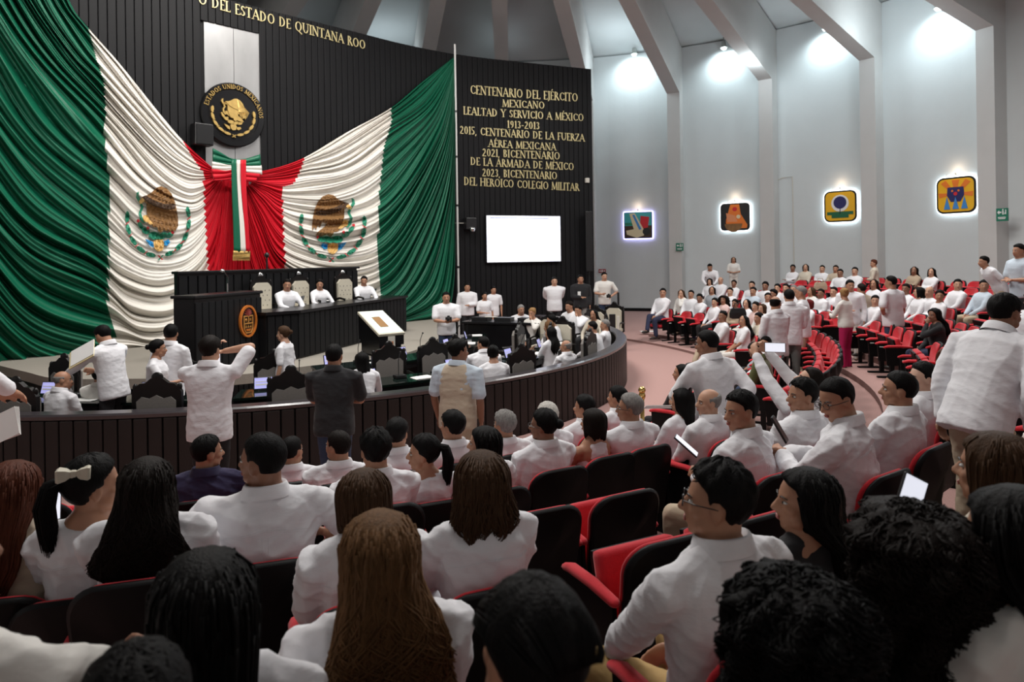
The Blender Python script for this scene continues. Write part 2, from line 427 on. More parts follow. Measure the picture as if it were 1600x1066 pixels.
def glyph_geo(ch, h, dep, g=None, M=None):
    wd, st = gl(ch); g = g or Geo()
    for k in st:
        if k[0] == 'l':
            _, x0, y0, x1, y1, w_ = k; dx, dy = x1 - x0, y1 - y0; l_ = math.hypot(dx, dy) or 1; nx, ny = -dy / l_ * w_ / 2, dx / l_ * w_ / 2
            g.prism([(h * (x0 + nx), h * (y0 + ny)), (h * (x0 - nx), h * (y0 - ny)), (h * (x1 - nx), h * (y1 - ny)), (h * (x1 + nx), h * (y1 + ny))], -dep, 0, 0, M)
        else:
            _, cx, cy, rx, ry, b0, b1 = k; n = max(4, int(abs(b1 - b0) / 24)); pts = []
            for i in range(n + 1):
                a = R(lerp(b0, b1, i / n)); th = (TN + (TH - TN) * abs(math.cos(a)) ** 1.3) / 2
                pts.append((cx + (rx) * math.cos(a), cy + (ry) * math.sin(a), cx + (rx - 2 * th) * math.cos(a), cy + (ry - 2 * th) * math.sin(a)))
            for i in range(n):
                p, q = pts[i], pts[i + 1]
                g.prism([(h * p[0], h * p[1]), (h * p[2], h * p[3]), (h * q[2], h * q[3]), (h * q[0], h * q[1])], -dep, 0, 0, M)
    return wd, g
GL_ME = {}
def letter_mesh(ch, m):
    if (ch, m.name) not in GL_ME:
        _, g = glyph_geo(ch, 1.0, .16); GL_ME[(ch, m.name)] = fixn(g.mesh('letter', m))
    return GL_ME[(ch, m.name)]
def inscribe(text, xl, yl, xr, yr, hpx, parent, off=.085, m=None):
    """letters along the curved wall from pixel (xl,yl) to (xr,yr) (mid-height of the line)"""
    s0, z0, D0 = wallhit(xl, yl, off); s1, z1, D1 = wallhit(xr, yr, off)
    wds = [gl(c)[0] for c in text]; tot = sum(wds); L_ = abs(s0 - s1)
    h = hpx / FPX * (D0 + D1) / 2; hx = L_ / tot; acc = 0
    for c, wd in zip(text, wds):
        if c != ' ':
            f = (acc) / tot; ss = lerp(s0, s1, f); zz = lerp(z0, z1, f)
            o = link('letter', letter_mesh(c, m or M_letter), parent)
            M = wall_frame(ss, zz - h / 2, off) @ Matrix.Diagonal((hx, h * .3, h, 1))
            o.matrix_local = parent.matrix_local.inverted() @ M if False else Matrix.Translation(-parent.location) @ M
        acc += wd
p0 = wallpt(wallhit(820, 200)[0])[0]
LINES = [('CENTENARIO DEL EJÉRCITO', 734, 139.6, 903, 152.5, 13.5), ('MEXICANO', 784.5, 161, 851, 164.5, 11.5),
 ('LEALTAD Y SERVICIO A MÉXICO', 723.5, 172.6, 912, 183.7, 12), ('1913-2013', 792, 194, 843.5, 196.6, 11.5),
 ('2015, CENTENARIO DE LA FUERZA', 718, 202.6, 913.5, 215.5, 12), ('AÉREA MEXICANA', 762.6, 223.6, 869, 229.7, 11.5),
 ('2021, BICENTENARIO', 753, 238, 875, 243.8, 12), ('DE LA ARMADA DE MÉXICO', 734.7, 251.6, 896.8, 260.6, 12),
 ('2023, BICENTENARIO', 753, 269.3, 870.6, 274.7, 12), ('DEL HEROICO COLEGIO MILITAR', 724.5, 282.8, 905, 292.7, 12.5)]
for tx, xl, yl, xr, yr, h in LINES:
    t = thing('wall_inscription', 'brass capitals on the black wall reading ' + tx.replace(',', '').replace('2021 BICENTENARIO', 'BICENTENARIO with year 2021, seventh line').replace('2023 BICENTENARIO', 'BICENTENARIO with year 2023, second line from bottom'), 'lettering', p0, group='inscription lines above the screen')
    inscribe(tx, xl, yl, xr, yr, h, t)
t = thing('wall_inscription', 'large gold capitals along the wall top reading DEL ESTADO DE QUINTANA ROO', 'lettering', wallpt(wallhit(450, 40)[0])[0])
inscribe('O DEL ESTADO DE QUINTANA ROO', 309, -3, 571, 71, 15.5, t)

# ------------------------------------------------------------------ emblem disc in the niche
def disc_pts(r, n, y): return [(r * math.cos(2 * math.pi * i / n), y, r * math.sin(2 * math.pi * i / n)) for i in range(n)]
se, ze, De = wallhit(364, 180, .12); rr_e = 50 / FPX * De
t = thing('round_coat_of_arms', 'black and gold round coat of arms with eagle mounted on the steel panel', 'emblem'); t.matrix_world = wall_frame(se, ze, .12)
g = Geo(); g.loft([disc_pts(r, 48, y) for r, y in ((rr_e * .97, .08), (rr_e, .05), (rr_e, -.03), (rr_e * .97, -.06), (rr_e * .8, -.06), (rr_e * .78, -.045))]); obj('disc', g, M_blackg, t)
g = Geo()
def ringtext(g, text, r, a0, a1, h, y, m=0):
    wds = [gl(c)[0] for c in text]; tot = sum(wds); acc = 0
    for c, wd in zip(text, wds):
        a = R(lerp(a0, a1, (acc + wd / 2) / tot)); acc += wd
        if c == ' ': continue
        k = abs(R(a1 - a0)) * r / tot
        M = Matrix.Translation((r * math.cos(a), y, r * math.sin(a))) @ Matrix.Rotation(-(a - math.pi / 2), 4, 'Y') @ Matrix.Diagonal((k, 1, h, 1)) @ Matrix.Translation((-wd / 2, 0, 0))
        gg = Geo(); glyph_geo(c, 1.0, .03, gg, M); obj('ring_letter', gg, M_gold, g)
ringtext(t, 'ESTADOS UNIDOS MEXICANOS', rr_e * .80, 168, 0, rr_e * .14, -.05)
def eagle(S, flip=1):
    """polygons of the eagle crest in a unit frame: list of (name, colour key, points)"""
    f = flip
    E = []
    E.append(('eagle', 'brown', [(-.30, .62), (-.12, .70), (0, .80), (.15, .83), (.3, .76), (.42, .62), (.5, .42), (.54, .2), (.56, -.02), (.55, -.2), (.5, -.08), (.45, -.16), (.40, -.02), (.35, -.1), (.28, .08), (.2, .02), (.15, .1), (.2, -.05), (.4, -.22), (.46, -.32), (.3, -.33), (.14, -.28), (.05, -.34), (-.02, -.28), (-.03, -.2), (-.16, -.18), (-.24, .0), (-.3, .2), (-.3, .42), (-.4, .5), (-.42, .58)]))
    E.append(('wing_band', 'dark', [(-.42, .6), (-.3, .63), (-.1, .5), (.2, .38), (.5, .36), (.5, .24), (.2, .24), (-.1, .34), (-.3, .48)]))
    E.append(('beak', 'ochre', [(-.40, .58), (-.5, .5), (-.48, .42), (-.38, .45), (-.34, .52)]))
    E.append(('snake', 'green', [(-.55, .72), (-.48, .74), (-.5, .62), (-.44, .48), (-.38, .34), (-.46, .2), (-.42, .04), (-.36, -.06), (-.42, -.06), (-.5, .04), (-.53, .2), (-.45, .34), (-.5, .45), (-.58, .6)]))
    E.append(('claw', 'ochre', [(-.42, .12), (-.3, .14), (-.24, .02), (-.14, -.1), (-.22, -.12), (-.32, -.04), (-.4, -.02)]))
    def blob(cx, cz, rx, rz, ang, n=9):
        a_ = R(ang); out = []
        for i in range(n):
            a = 2 * math.pi * i / n; x, z = rx * math.cos(a), rz * math.sin(a)
            out.append((cx + x * math.cos(a_) - z * math.sin(a_), cz + x * math.sin(a_) + z * math.cos(a_)))
        return out
    for cx, cz, rx, rz, an in ((-.5, -.12, .12, .06, -60), (-.36, -.26, .12, .08, -30), (-.14, -.4, .16, .1, -8), (.1, -.42, .14, .08, 20), (.28, -.42, .12, .07, 10)):
        E.append(('cactus_pad', 'green', blob(cx, cz, rx, rz, an)))
    for cx, cz in ((-.56, .0), (-.3, -.2), (.38, -.36)):
        E.append(('cactus_fruit', 'red', blob(cx, cz, .045, .045, 0, 7)))
    E.append(('water', 'blue', [(-.4, -.46), (-.3, -.5), (-.18, -.56), (-.16, -.7), (-.26, -.66), (-.34, -.56)]))
    E.append(('water', 'blue', [(.12, -.56), (.26, -.52), (.3, -.6), (.2, -.68), (.12, -.66)]))
    E.append(('rock', 'ochre', [(-.16, -.52), (.08, -.5), (.14, -.62), (.08, -.78), (-.06, -.82), (-.16, -.7)]))
    # laurel and oak leaves round the bottom
    for a in (172, 192, 212, 232, 252): E.append(('leaf', 'green', blob(.86 * math.cos(R(a)), .92 * math.sin(R(a)), .15, .062, a + 92, 8)))
    for a in (8, -12, -32, -52, -72): E.append(('leaf', 'green', blob(.86 * math.cos(R(a)), .92 * math.sin(R(a)), .15, .062, a + 88, 8)))
    for a in (182, 202, 222, 242, -2, -22, -42, -62): 
        x, z = .86 * math.cos(R(a)), .92 * math.sin(R(a)); E.append(('ribbon', 'red', [(x - .06, z - .03), (x - .05, z - .05), (x + .06, z + .03), (x + .05, z + .05)]))
    E.append(('ribbon', 'red', [(-.08, -.9), (-.04, -.9), (.08, -1.02), (.03, -1.03)])); E.append(('ribbon', 'green', [(.06, -.9), (.1, -.9), (-.04, -1.03), (-.09, -1.02)]))
    return [(nm, c, [(x * S * f, z * S) for x, z in pts]) for nm, c, pts in E]
def fanfill(pts):
    """triangulate a polygon"""
    bm = bmesh.new(); vs = [bm.verts.new((x, 0, z)) for x, z in pts]; f = bm.faces.new(vs)
    bmesh.ops.triangulate(bm, faces=[f]); bm.verts.index_update(); out = [[v.index for v in q.verts] for q in bm.faces]; bm.free(); return out
g = Geo()
for nm, c, pts in eagle(rr_e * .66):
    if nm in ('leaf', 'ribbon', 'water'): pts = [(x * 1.16, z * 1.14) for x, z in pts]
    dep = {'eagle': .06, 'wing_band': .075}.get(nm, .045)
    g.prism([(x - rr_e * .02, z * .92) for x, z in pts], -.045 - dep, -.04)
for i in range(7):   # raised feathers
    a = R(-60 - i * 9); g.tube([(rr_e * .1, -.1, rr_e * .45), (rr_e * (.14 + .05 * i), -.105, rr_e * .1), (rr_e * (.2 + .03 * i), -.09, -rr_e * (.12 - .01 * i))], [.012, .022, .008], 5)
obj('relief', g, M_gold, t)
# dark speaker box left of the niche
g = Geo(); g.bbox((0, -.15, 0), (.42, .3, .5), .02); g.box((0, -.31, 0), (.36, .01, .44))
o = obj('loudspeaker', g, M_dark); s_, z_, D_ = wallhit(313, 212, .15); o.matrix_world = wall_frame(s_, z_, .1); tag(o, 'black loudspeaker box at the left edge of the steel panel', 'speaker')

# white pole beside the drape
s_, z_, D_ = wallhit(711, 88, .2); pa = wallpt(s_, .2)[0]
t = thing('flag_pole', 'thin white upright pole at the right edge of the green drape', 'pole', (pa.x, pa.y, 0))
g = Geo(); g.tube([(0, 0, 0), (0, 0, WTOP + .25)], .032, 10, dome=False); obj('pole', g, mat('pole_white', (.7, .7, .68), .4), t)
for zz in (2.2, 4.1, 5.6, 7.0):
    g = Geo(); g.tube([(0, 0, zz), (0, 0, zz + .06)], .045, 10, dome=False); obj('collar', g, M_dark, t)
# projection screen on the wall
def on_wall_box(name, x0, y0, x1, y1, off, dep, m, label, cat):
    sa, za, Da = wallhit(x0, y0, off); sb, zb, Db = wallhit(x1, y1, off)
    sm = (sa + sb) / 2; w_ = abs(sa - sb); h_ = abs(za - zb); M = wall_frame(sm, (za + zb) / 2, off)
    return M, w_, h_
M, w_, h_ = on_wall_box('', 761, 337, 876, 408, .2, .1, None, '', '')
t = thing('wall_screen', 'large lit white screen mounted on the black wall under the inscription', 'screen'); t.matrix_world = M
g = Geo(); g.bbox((0, .04, 0), (w_ + .05, .08, h_ + .05), .01); obj('bezel', g, M_dark, t)
g = Geo(); g.box((0, -.006, 0), (w_, .01, h_)); obj('display', g, mat('screen_glow', (.8, .85, 1), .4, emit=(.86, .89, 1.0, 1.6)), t)
g = Geo(); g.box((-.15, -.014, h_ / 2 - .07), (w_ * .8, .004, .03)); g.box((-w_ * .38, -.014, h_ / 2 - .14), (w_ * .14, .004, .02)); obj('menu_bar', g, mat('screen_bar', (.3, .33, .5), .5, emit=(.3, .34, .55, .6)), t)
# camera / speaker on bracket left of the screen
s_, z_, D_ = wallhit(731, 350, .1)
t = thing('wall_camera', 'black dome camera on bracket left of the lit screen', 'camera'); t.matrix_world = wall_frame(s_, z_, .1)
g = Geo(); g.bbox((0, -.14, .0), (.34, .28, .36), .02); obj('housing', g, M_dark, t)
g = Geo(); g.ell((.02, -.28, -.18), (.09, .09, .09)); obj('dome', g, M_chrome, t, smooth=True)
g = Geo(); g.box((-.3, -.05, .02), (.5, .02, .02)); obj('bracket', g, M_label, t)
# line array at right end of the black wall
t = thing('line_speaker', 'tall narrow black loudspeaker at the right end of black wall', 'speaker', (3.15, 22.6, 0)); p = PT(920, 385, 22.6)
t.location = (p.x, p.y, 0)
g = Geo(); g.bbox((0, 0, 3.0), (.22, .25, 2.0), .02); obj('cabinet', g, M_dark, t)
g = Geo(); g.tube([(0, .1, 0), (0, .1, 3.0)], .03, 8, dome=False); obj('stand', g, M_dark, t)
# white junction box on the edge
g = Geo(); g.bbox((0, 0, 0), (.14, .08, .16), .01); o = obj('junction_box', g, M_label); s_, z_, D_ = wallhit(917, 282, .1); o.matrix_world = wall_frame(s_, z_, .12); tag(o, 'small pale junction box beside the word MILITAR on the wall edge', 'box')

# ------------------------------------------------------------------ floodlights high in the bays
for px, py, e in ((991, 84, 48), (1131, 74, 44), (1290, 44, 40), (1466, 12, 34)):
    p, nr = wallA(px, py, .35)
    t = thing('flood_lamp', 'lit white floodlight hanging high in the wall bay %s' % {991: 'nearest the black wall', 1131: 'second from black wall', 1290: 'third from black wall', 1466: 'at the far right'}[px], 'lamp', p, math.atan2(nr.y, nr.x) - math.pi / 2, 'bay floodlights')
    g = Geo(); g.tube([(0, 0, .75), (0, 0, .25)], .015, 6, dome=False); g.loft([[(r * math.cos(a * math.pi / 6), r * math.sin(a * math.pi / 6), z) for a in range(12)] for r, z in ((.05, .28), (.10, .22), (.11, .05), (.16, -.02))], cap=True)
    obj('housing', g, mat('lamp_metal', (.45, .47, .45), .4, .5), t)
    g = Geo(); g.ell((0, 0, -.05), (.10, .10, .06)); obj('bulb', g, mat('bulb_glow', (1, 1, 1), .5, emit=(.85, .97, 1.0, 14)), t, smooth=True)
    lamp('flood_light', 'SPOT', p + Vector((0, 0, -.16)) + nr * .25, e * 5.2, (.80, .95, 1.0), .12, aim=p - nr * .6 + Vector((0, 0, -1.6)), spot=150, blend=1.0)
# added point lights without fixtures, standing in for hall-wide bounce from the bays
for az in (-64, -38, -19, 0, 19, 39, 58, 90):
    a = math.pi / 2 - R(az); c, s_ = math.cos(a), math.sin(a)
    lamp('bay_fill', 'POINT', (AX + 15.2 * c, AY + 15.2 * s_, 9.8 if az > 20 else 10.6), (60 if az < -10 else 90) if az < 20 else 150, (.84, .95, 1.0), .5)

# ------------------------------------------------------------------ backlit pictures
def rrect(w_, h_, r, n=5):
    out = []
    for cx, cz, a0_ in ((w_ / 2 - r, h_ / 2 - r, 0), (-w_ / 2 + r, h_ / 2 - r, 90), (-w_ / 2 + r, -h_ / 2 + r, 180), (w_ / 2 - r, -h_ / 2 + r, 270)):
        for i in range(n + 1): a = R(a0_ + 90 * i / n); out.append((cx + r * math.cos(a), cz + r * math.sin(a)))
    return out
CM = {'brown': mat('print_brown', (.24, .12, .04), .6, noise=(14, .45, (1, 1, .5))), 'dark': mat('print_dark', (.06, .03, .015), .6), 'ochre': mat('print_ochre', (.68, .42, .14), .6, noise=(12, .15)),
      'green': mat('print_green', (.02, .24, .14), .6, noise=(8, .3)), 'red': mat('print_red', (.6, .02, .03), .6), 'blue': mat('print_blue', (.02, .28, .6), .6),
      'yellow': mat('print_yellow', (.85, .46, .01), .5), 'orange': mat('print_orange', (.80, .20, .02), .5), 'navy': mat('print_navy', (.02, .02, .12), .5),
      'black': mat('print_black', (.01, .01, .01), .5), 'white': mat('print_white', (.8, .8, .8), .5), 'sky': mat('print_sky', (.05, .25, .62), .5), 'teal': mat('print_teal', (.05, .42, .45), .5), 'cream': mat('print_cream', (.75, .65, .42), .5), 'skin': mat('print_skin', (.75, .28, .12), .5), 'dgreen': mat('print_dgreen', (.01, .12, .05), .5)}
GLOWM = mat('led_glow', (1, 1, 1), .5, emit=(.85, .95, 1.0, 3.2))
GLOWV = mat('led_violet', (1, 1, 1), .5, emit=(.55, .5, 1.0, 3.2))
def ci(cx, cz, r, n=16, a0_=0, a1_=360): return [(cx + r * math.cos(R(lerp(a0_, a1_, i / n))), cz + r * math.sin(R(lerp(a0_, a1_, i / n)))) for i in range(n + (0 if a1_ - a0_ >= 360 else 1))]
def rect(x0, z0, x1, z1): return [(x0, z0), (x1, z0), (x1, z1), (x0, z1)]
ART = [
 (997, 352, 44, 41, .02, 'dark', GLOWV, 'square backlit picture of a white boat prow on teal, violet glow', [
   ('teal', rect(-.48, -.02, .48, .48)), ('green', rect(-.48, .0, .05, .1)), ('red', [(.05, -.15), (.35, -.1), (.4, .3), (.1, .35)]), ('cream', [(-.3, .45), (-.1, .45), (.22, -.2), (.2, -.4), (-.05, -.48), (-.4, -.35), (-.42, -.2), (-.15, -.15)]),
   ('sky', [(-.2, .4), (-.12, .4), (.12, -.15), (.04, -.18)]), ('black', ci(.3, -.25, .14))]),
 (1148.5, 339, 46, 43, .1, 'black', GLOWM, 'rounded backlit picture of orange figures before a dark ground', [
   ('orange', [(-.15, .45), (.15, .45), (.2, .1), (.42, -.3), (.4, -.42), (-.3, -.42), (-.3, -.1)]), ('skin', [(-.3, .15), (.0, .05), (.1, -.2), (-.25, -.2)]), ('brown', ci(-.05, -.25, .3, 12, 180, 360)), ('red', ci(0, .28, .08)), ('cream', ci(.12, .0, .07)), ('orange', [(-.32, -.18), (.28, -.18), (.2, -.24), (-.28, -.24)])]),
 (1313, 322.5, 51, 49, .14, 'yellow', GLOWM, 'rounded backlit yellow picture of a dark blue disc over green block', [
   ('white', ci(0, .10, .27)), ('navy', ci(0, .12, .20)), ('navy', rect(-.012, -.25, .012, .0)), ('dgreen', rect(-.4, -.27, .4, -.17)), ('dgreen', rect(-.26, -.37, .26, -.26)), ('black', rect(-.012, -.24, .012, -.12))]),
 (1494, 305, 62, 57, .14, 'yellow', GLOWM, 'rounded backlit yellow picture of a blue mask shooting orange rays', [
   ('orange', [(-.1, .42), (.1, .42), (.05, .2), (-.05, .2)]), ('orange', [(-.38, .34), (-.25, .42), (-.1, .2), (-.18, .14)]), ('orange', [(.38, .34), (.25, .42), (.1, .2), (.18, .14)]), ('orange', [(-.44, .08), (-.42, -.06), (-.16, .0), (-.16, .06)]), ('orange', [(.44, .08), (.42, -.06), (.16, .0), (.16, .06)]),
   ('navy', [(-.2, .22), (.2, .22), (.22, .0), (.12, -.18), (-.12, -.18), (-.22, .0)]), ('red', ci(0, .04, .05)), ('orange', ci(-.08, .12, .03, 8)), ('orange', ci(.08, .12, .03, 8)), ('sky', [(-.3, -.38), (-.14, -.38), (-.22, -.05)]), ('sky', [(-.08, -.38), (.08, -.38), (0, -.05)]), ('sky', [(.14, -.38), (.3, -.38), (.22, -.05)])])]
for px, py, w_, h_, rr_, bg, glow, lab, shapes in ART:
    p, nr = wallA(px, py, .14); ang = math.atan2(nr.y, nr.x) + math.pi / 2
    D = p.y; sc_ = D / FPX
    # true width from the oblique view
    T = Vector((-nr.y, nr.x, 0)); dpx = abs(T.x - p.x / p.y * T.y) / D * FPX
    W_ = w_ / dpx; H_ = h_ * sc_
    t = thing('backlit_picture', lab, 'picture', p, ang, 'backlit pictures along the white wall')
    rad = max(.02, rr_ * W_ * 1.3)
    g = Geo(); g.prism(rrect(W_, H_, rad), -.02, .02); obj('frame', g, M_dark, t)
    g = Geo(); g.prism(rrect(W_ * .9, H_ * .9, rad * .8), -.03, -.02); obj('picture_ground', g, CM[bg], t)
    for i, (c, pts) in enumerate(shapes):
        g = Geo(); g.prism([(x * W_, z * H_) for x, z in pts], -.034 - .002 * i, -.03); obj('picture_shape', g, CM[c], t)
    g = Geo(); g.prism(rrect(W_ * 1.06, H_ * 1.06, rad * 1.1), .03, .05); obj('backlight', g, glow, t)
    g = Geo(); g.tube([(0, .08, H_ / 2 + .05), (0, -.06, H_ / 2 + .12)], .02, 6); g.tube([(-W_ * .25, .1, H_ / 2 + .06), (-W_ * .25, .02, H_ / 2 + .1)], .02, 6); obj('picture_lamp', g, M_label, t)
    q = p + nr * .1 + Vector((0, 0, H_ / 2 + .25))
    lamp('picture_spot', 'POINT', q, 3.5, (1, .72, .5), .05)
# signs
def sign(px, py, w_, h_, m, lab, draw):
    p, nr = wallA(px, py, .75 if px in (1062, 1566) else .03); ang = math.atan2(nr.y, nr.x) + math.pi / 2; D = p.y
    T = Vector((-nr.y, nr.x, 0)); dpx = abs(T.x - p.x / p.y * T.y) / D * FPX; W_ = w_ / dpx; H_ = h_ * D / FPX
    t = thing('wall_sign', lab, 'sign', p, ang)
    g = Geo(); g.prism(rect(-W_ / 2, -H_ / 2, W_ / 2, H_ / 2), -.02, .03); obj('plate', g, m, t)
    g = Geo()
    for pts in draw: g.prism([(x * W_, z * H_) for x, z in pts], -.028, -.02)
    obj('pictogram', g, CM['white'], t)
arrow = [[(-.4, .18), (-.22, .34), (-.22, .02)], rect(-.22, .12, -.04, .24), rect(.05, .0, .16, .3), ci(.1, .38, .06, 8), [(.2, .05), (.36, .3), (.4, .28), (.24, .03)], rect(.3, .02, .38, .38), rect(-.3, -.34, .3, -.28), rect(-.34, -.24, .34, -.18)]
M_sg = mat('sign_green', (.01, .17, .10), .5)
sign(1062, 386, 11.5, 12, M_sg, 'small green exit route sign on the pilaster near the stage side', arrow)
sign(1566, 335.5, 18, 20, M_sg, 'green exit route sign on the wall at the far right', arrow)
sign(941, 423.5, 11, 5.5, mat('sign_red', (.35, .02, .03), .5), 'small dark red sign above the photographer by the white wall', [rect(-.1, -.3, .1, .3), rect(-.38, -.2, -.2, .2), rect(.22, -.2, .38, .2)])
p, nr = wallA(1206, 287, .08)
g = Geo(); g.bbox((0, 0, 0), (.28, .06, .3), .01); o = obj('junction_box', g, mat('grey_box', (.4, .4, .38), .6)); o.location = p; o.rotation_euler = (0, 0, math.atan2(nr.y, nr.x) + math.pi / 2); tag(o, 'small grey junction box on the white wall between pictures', 'box')
p2, nr2 = wallA(1240, 360, .03)
g = Geo(); g.tube([(p.x, p.y, p.z + .05)] + [tuple(wallA(x, y, .03)[0]) for x, y in ((1222, 278), (1238, 276))] + [(wallA(1239, 276, .03)[0].x, wallA(1239, 276, .03)[0].y, 1.2)], .018, 6)
o = obj('cable_duct', g, M_label); tag(o, 'thin conduit running down the white wall from the grey junction box', 'conduit')
# ================================================================== THE BIG FLAG DRAPE
def wall_surface(px, py, off):
    p, nr, s0 = fasthit(px, py, off); return p, nr
def resample(key, n):
    P = smooth_poly([(x, y, 0) for x, y in key], 12); L = [0.0]
    for i in range(1, len(P)): L.append(L[-1] + (P[i] - P[i - 1]).length)
    return np.array([[np.interp(L[-1] * k / n, L, [p.x for p in P]), np.interp(L[-1] * k / n, L, [p.y for p in P])] for k in range(n + 1)])
def seam_side(px, py, line):
    """> 0 when the point lies right of the seam (seam listed top to bottom)"""
    ys = [q[1] for q in line]; xs = [q[0] for q in line]
    return px - np.interp(py, ys, xs)
def drape(name, keys, us, nu, nt, seams, cols, label, folds, seed, thick):
    K = [resample(k, nt) for k in keys]; rnd = random.Random(seed)
    # fold profile: sum of irregular ridges across u
    ridges = []; u = 0
    prof = np.zeros(nu + 1); uu = np.linspace(0, 1, nu + 1)
    ph = np.cumsum([0] + [rnd.uniform(.45, 1.55) for _ in range(folds)]); ph = ph / ph[-1]
    amp = [rnd.uniform(.45, 1.25) for _ in range(folds + 1)]; amp[0] = .3; lean_ = [rnd.uniform(-.35, .35) for _ in range(folds + 1)]
    G_ = Geo(); vs = []; pxs = []
    for i, u in enumerate(uu):
        f = u * (len(keys) - 1)
        j = min(int(f), len(keys) - 2); t = f - j
        # smooth blend between key folds
        k0, k1, k2, k3 = K[max(j - 1, 0)], K[j], K[j + 1], K[min(j + 2, len(keys) - 1)]
        line = .5 * ((2 * k1) + (k2 - k0) * t + (2 * k0 - 5 * k1 + 4 * k2 - k3) * t * t + (3 * k1 - k0 - 3 * k2 + k3) * t ** 3)
        for m in range(nt + 1):
            tt = m / nt
            w = u + .006 * math.sin(tt * 5 + u * 17) + .004 * math.sin(tt * 13 + u * 40)
            w = max(0, min(.9999, w)); q = int(np.searchsorted(ph, w, side='right')) - 1; q = min(max(q, 0), folds - 1)
            fr = (w - ph[q]) / (ph[q + 1] - ph[q]); fr2 = fr ** (1 + lean_[q])
            a = lerp(amp[q], amp[q + 1], fr) 
            h = a * math.sin(math.pi * fr2) ** .8 + .26 * math.sin(w * folds * 9.1 + 3 * math.sin(tt * 4 + q)) * (.5 + .5 * math.sin(tt * 6 + q)) + .12 * math.sin(w * folds * 21.7 + 2 * math.sin(tt * 5 + 2 * q))
            pxs.append((line[m][0], line[m][1])); vs.append((u, tt, h))
    out = []
    for (x, y), (u, tt, h) in zip(pxs, vs):
        sp = thick(u, tt)
        p, nr = wall_surface(x, y, .16 + sp * (.25 + h))
        out.append(tuple(p))
    fs = []; mi = []
    n1 = nt + 1
    for i in range(nu):
        for m in range(nt):
            a = i * n1 + m; fs.append((a, a + 1, a + n1 + 1, a + n1))
            cx = (pxs[a][0] + pxs[a + n1 + 1][0]) / 2; cy = (pxs[a][1] + pxs[a + n1 + 1][1]) / 2
            c = 0
            for sm in seams:
                if seam_side(cx, cy, sm) > 0: c += 1
            mi.append(cols[min(c, len(cols) - 1)])
    G_.v = out; G_.f = fs; G_.m = mi
    o = obj(name, G_, [M_fgreen, M_fwhite, M_fred], None, smooth=True); tag(o, label, 'drape')
    return o, np.array(pxs), np.array(out)
LK = [[(70, -110), (108, 0), (138, 43), (190, 103), (250, 178), (288, 222), (334, 264)],
      [(0, -150), (50, -20), (110, 75), (158, 130), (240, 222), (290, 262), (338, 272)],
      [(-70, -140), (0, 0), (70, 105), (165, 205), (235, 280), (290, 312), (318, 306), (344, 280)],
      [(-120, -60), (-50, 100), (50, 250), (165, 345), (225, 395), (285, 400), (325, 362), (350, 288)],
      [(-150, 60), (-60, 260), (40, 400), (160, 460), (215, 500), (285, 490), (338, 410), (356, 292)],
      [(-160, 220), (-60, 420), (40, 540), (150, 570), (215, 560), (290, 540), (345, 450), (361, 294)],
      [(-170, 400), (-80, 560), (0, 670), (95, 668), (190, 590), (290, 575), (352, 480), (366, 296)]]
RK = [[(711, 88), (660, 128), (610, 169), (540, 208), (480, 244), (440, 260), (398, 270)],
      [(711.5, 92), (668, 160), (606, 205), (540, 252), (475, 268), (440, 276), (396, 280)],
      [(712, 98), (682, 190), (603, 290), (530, 322), (450, 318), (415, 300), (392, 287)],
      [(712, 105), (692, 230), (612, 380), (530, 412), (445, 388), (408, 330), (386, 291)],
      [(712, 115), (700, 300), (640, 450), (560, 490), (445, 450), (400, 360), (381, 293)],
      [(712, 130), (711, 300), (709, 450), (690, 498), (640, 509), (560, 518), (450, 520), (395, 420), (373, 295)]]
SL1 = [(138, -200), (138, 43), (150, 90), (163, 130), (165, 175), (163, 210), (170, 280), (170, 400), (168, 480), (178, 520), (190, 620)]
SL2 = [(284, 217), (300, 245), (318, 270), (320, 330), (325, 420), (330, 560)]
SR2 = [(477, 244), (468, 270), (458, 288), (441, 292), (442, 340), (446, 420), (450, 520)]
SR1 = [(611, 169), (612, 190), (600, 230), (593, 300), (590, 400), (594, 450), (605, 530)]
def thL(u, t):
    return (.30 * sstep((t + .05) / .3) * (1 - .82 * sstep((t - .55) / .45))) * (.5 + .9 * u) + .02
def thR(u, t):
    return (.24 * sstep(t / .35) * (1 - .75 * sstep((t - .6) / .4))) * (.5 + .8 * u) + .02
dl, pxL, vL = drape('flag_drape', LK, None, 400, 110, [SL1, SL2], [0, 1, 2], 'left half of the giant tricolour drape, green to red, swept to the centre knot', 25, 3, thL)
dr, pxR, vR = drape('flag_drape', RK, None, 360, 100, [SR2, SR1], [2, 1, 0], 'right half of the giant tricolour drape, red to green, rising to the white pole', 25, 8, thR)
MK = [[(347, 279), (340, 350), (330, 430), (322, 540)], [(356, 281), (352, 350), (347, 430), (343, 540)], [(366, 282), (365, 350), (364, 430), (364, 540)], [(377, 282), (380, 350), (384, 430), (388, 540)], [(388, 280), (398, 350), (410, 430), (420, 540)]]
dm, _, _ = drape('flag_drape', MK, None, 90, 50, [], [2], 'red middle of the giant drape falling behind the hanging ribbon', 9, 5, lambda u, t: .05 + .12 * t)
for o in (dl, dr, dm): o['group'] = 'halves of the giant tricolour drape'
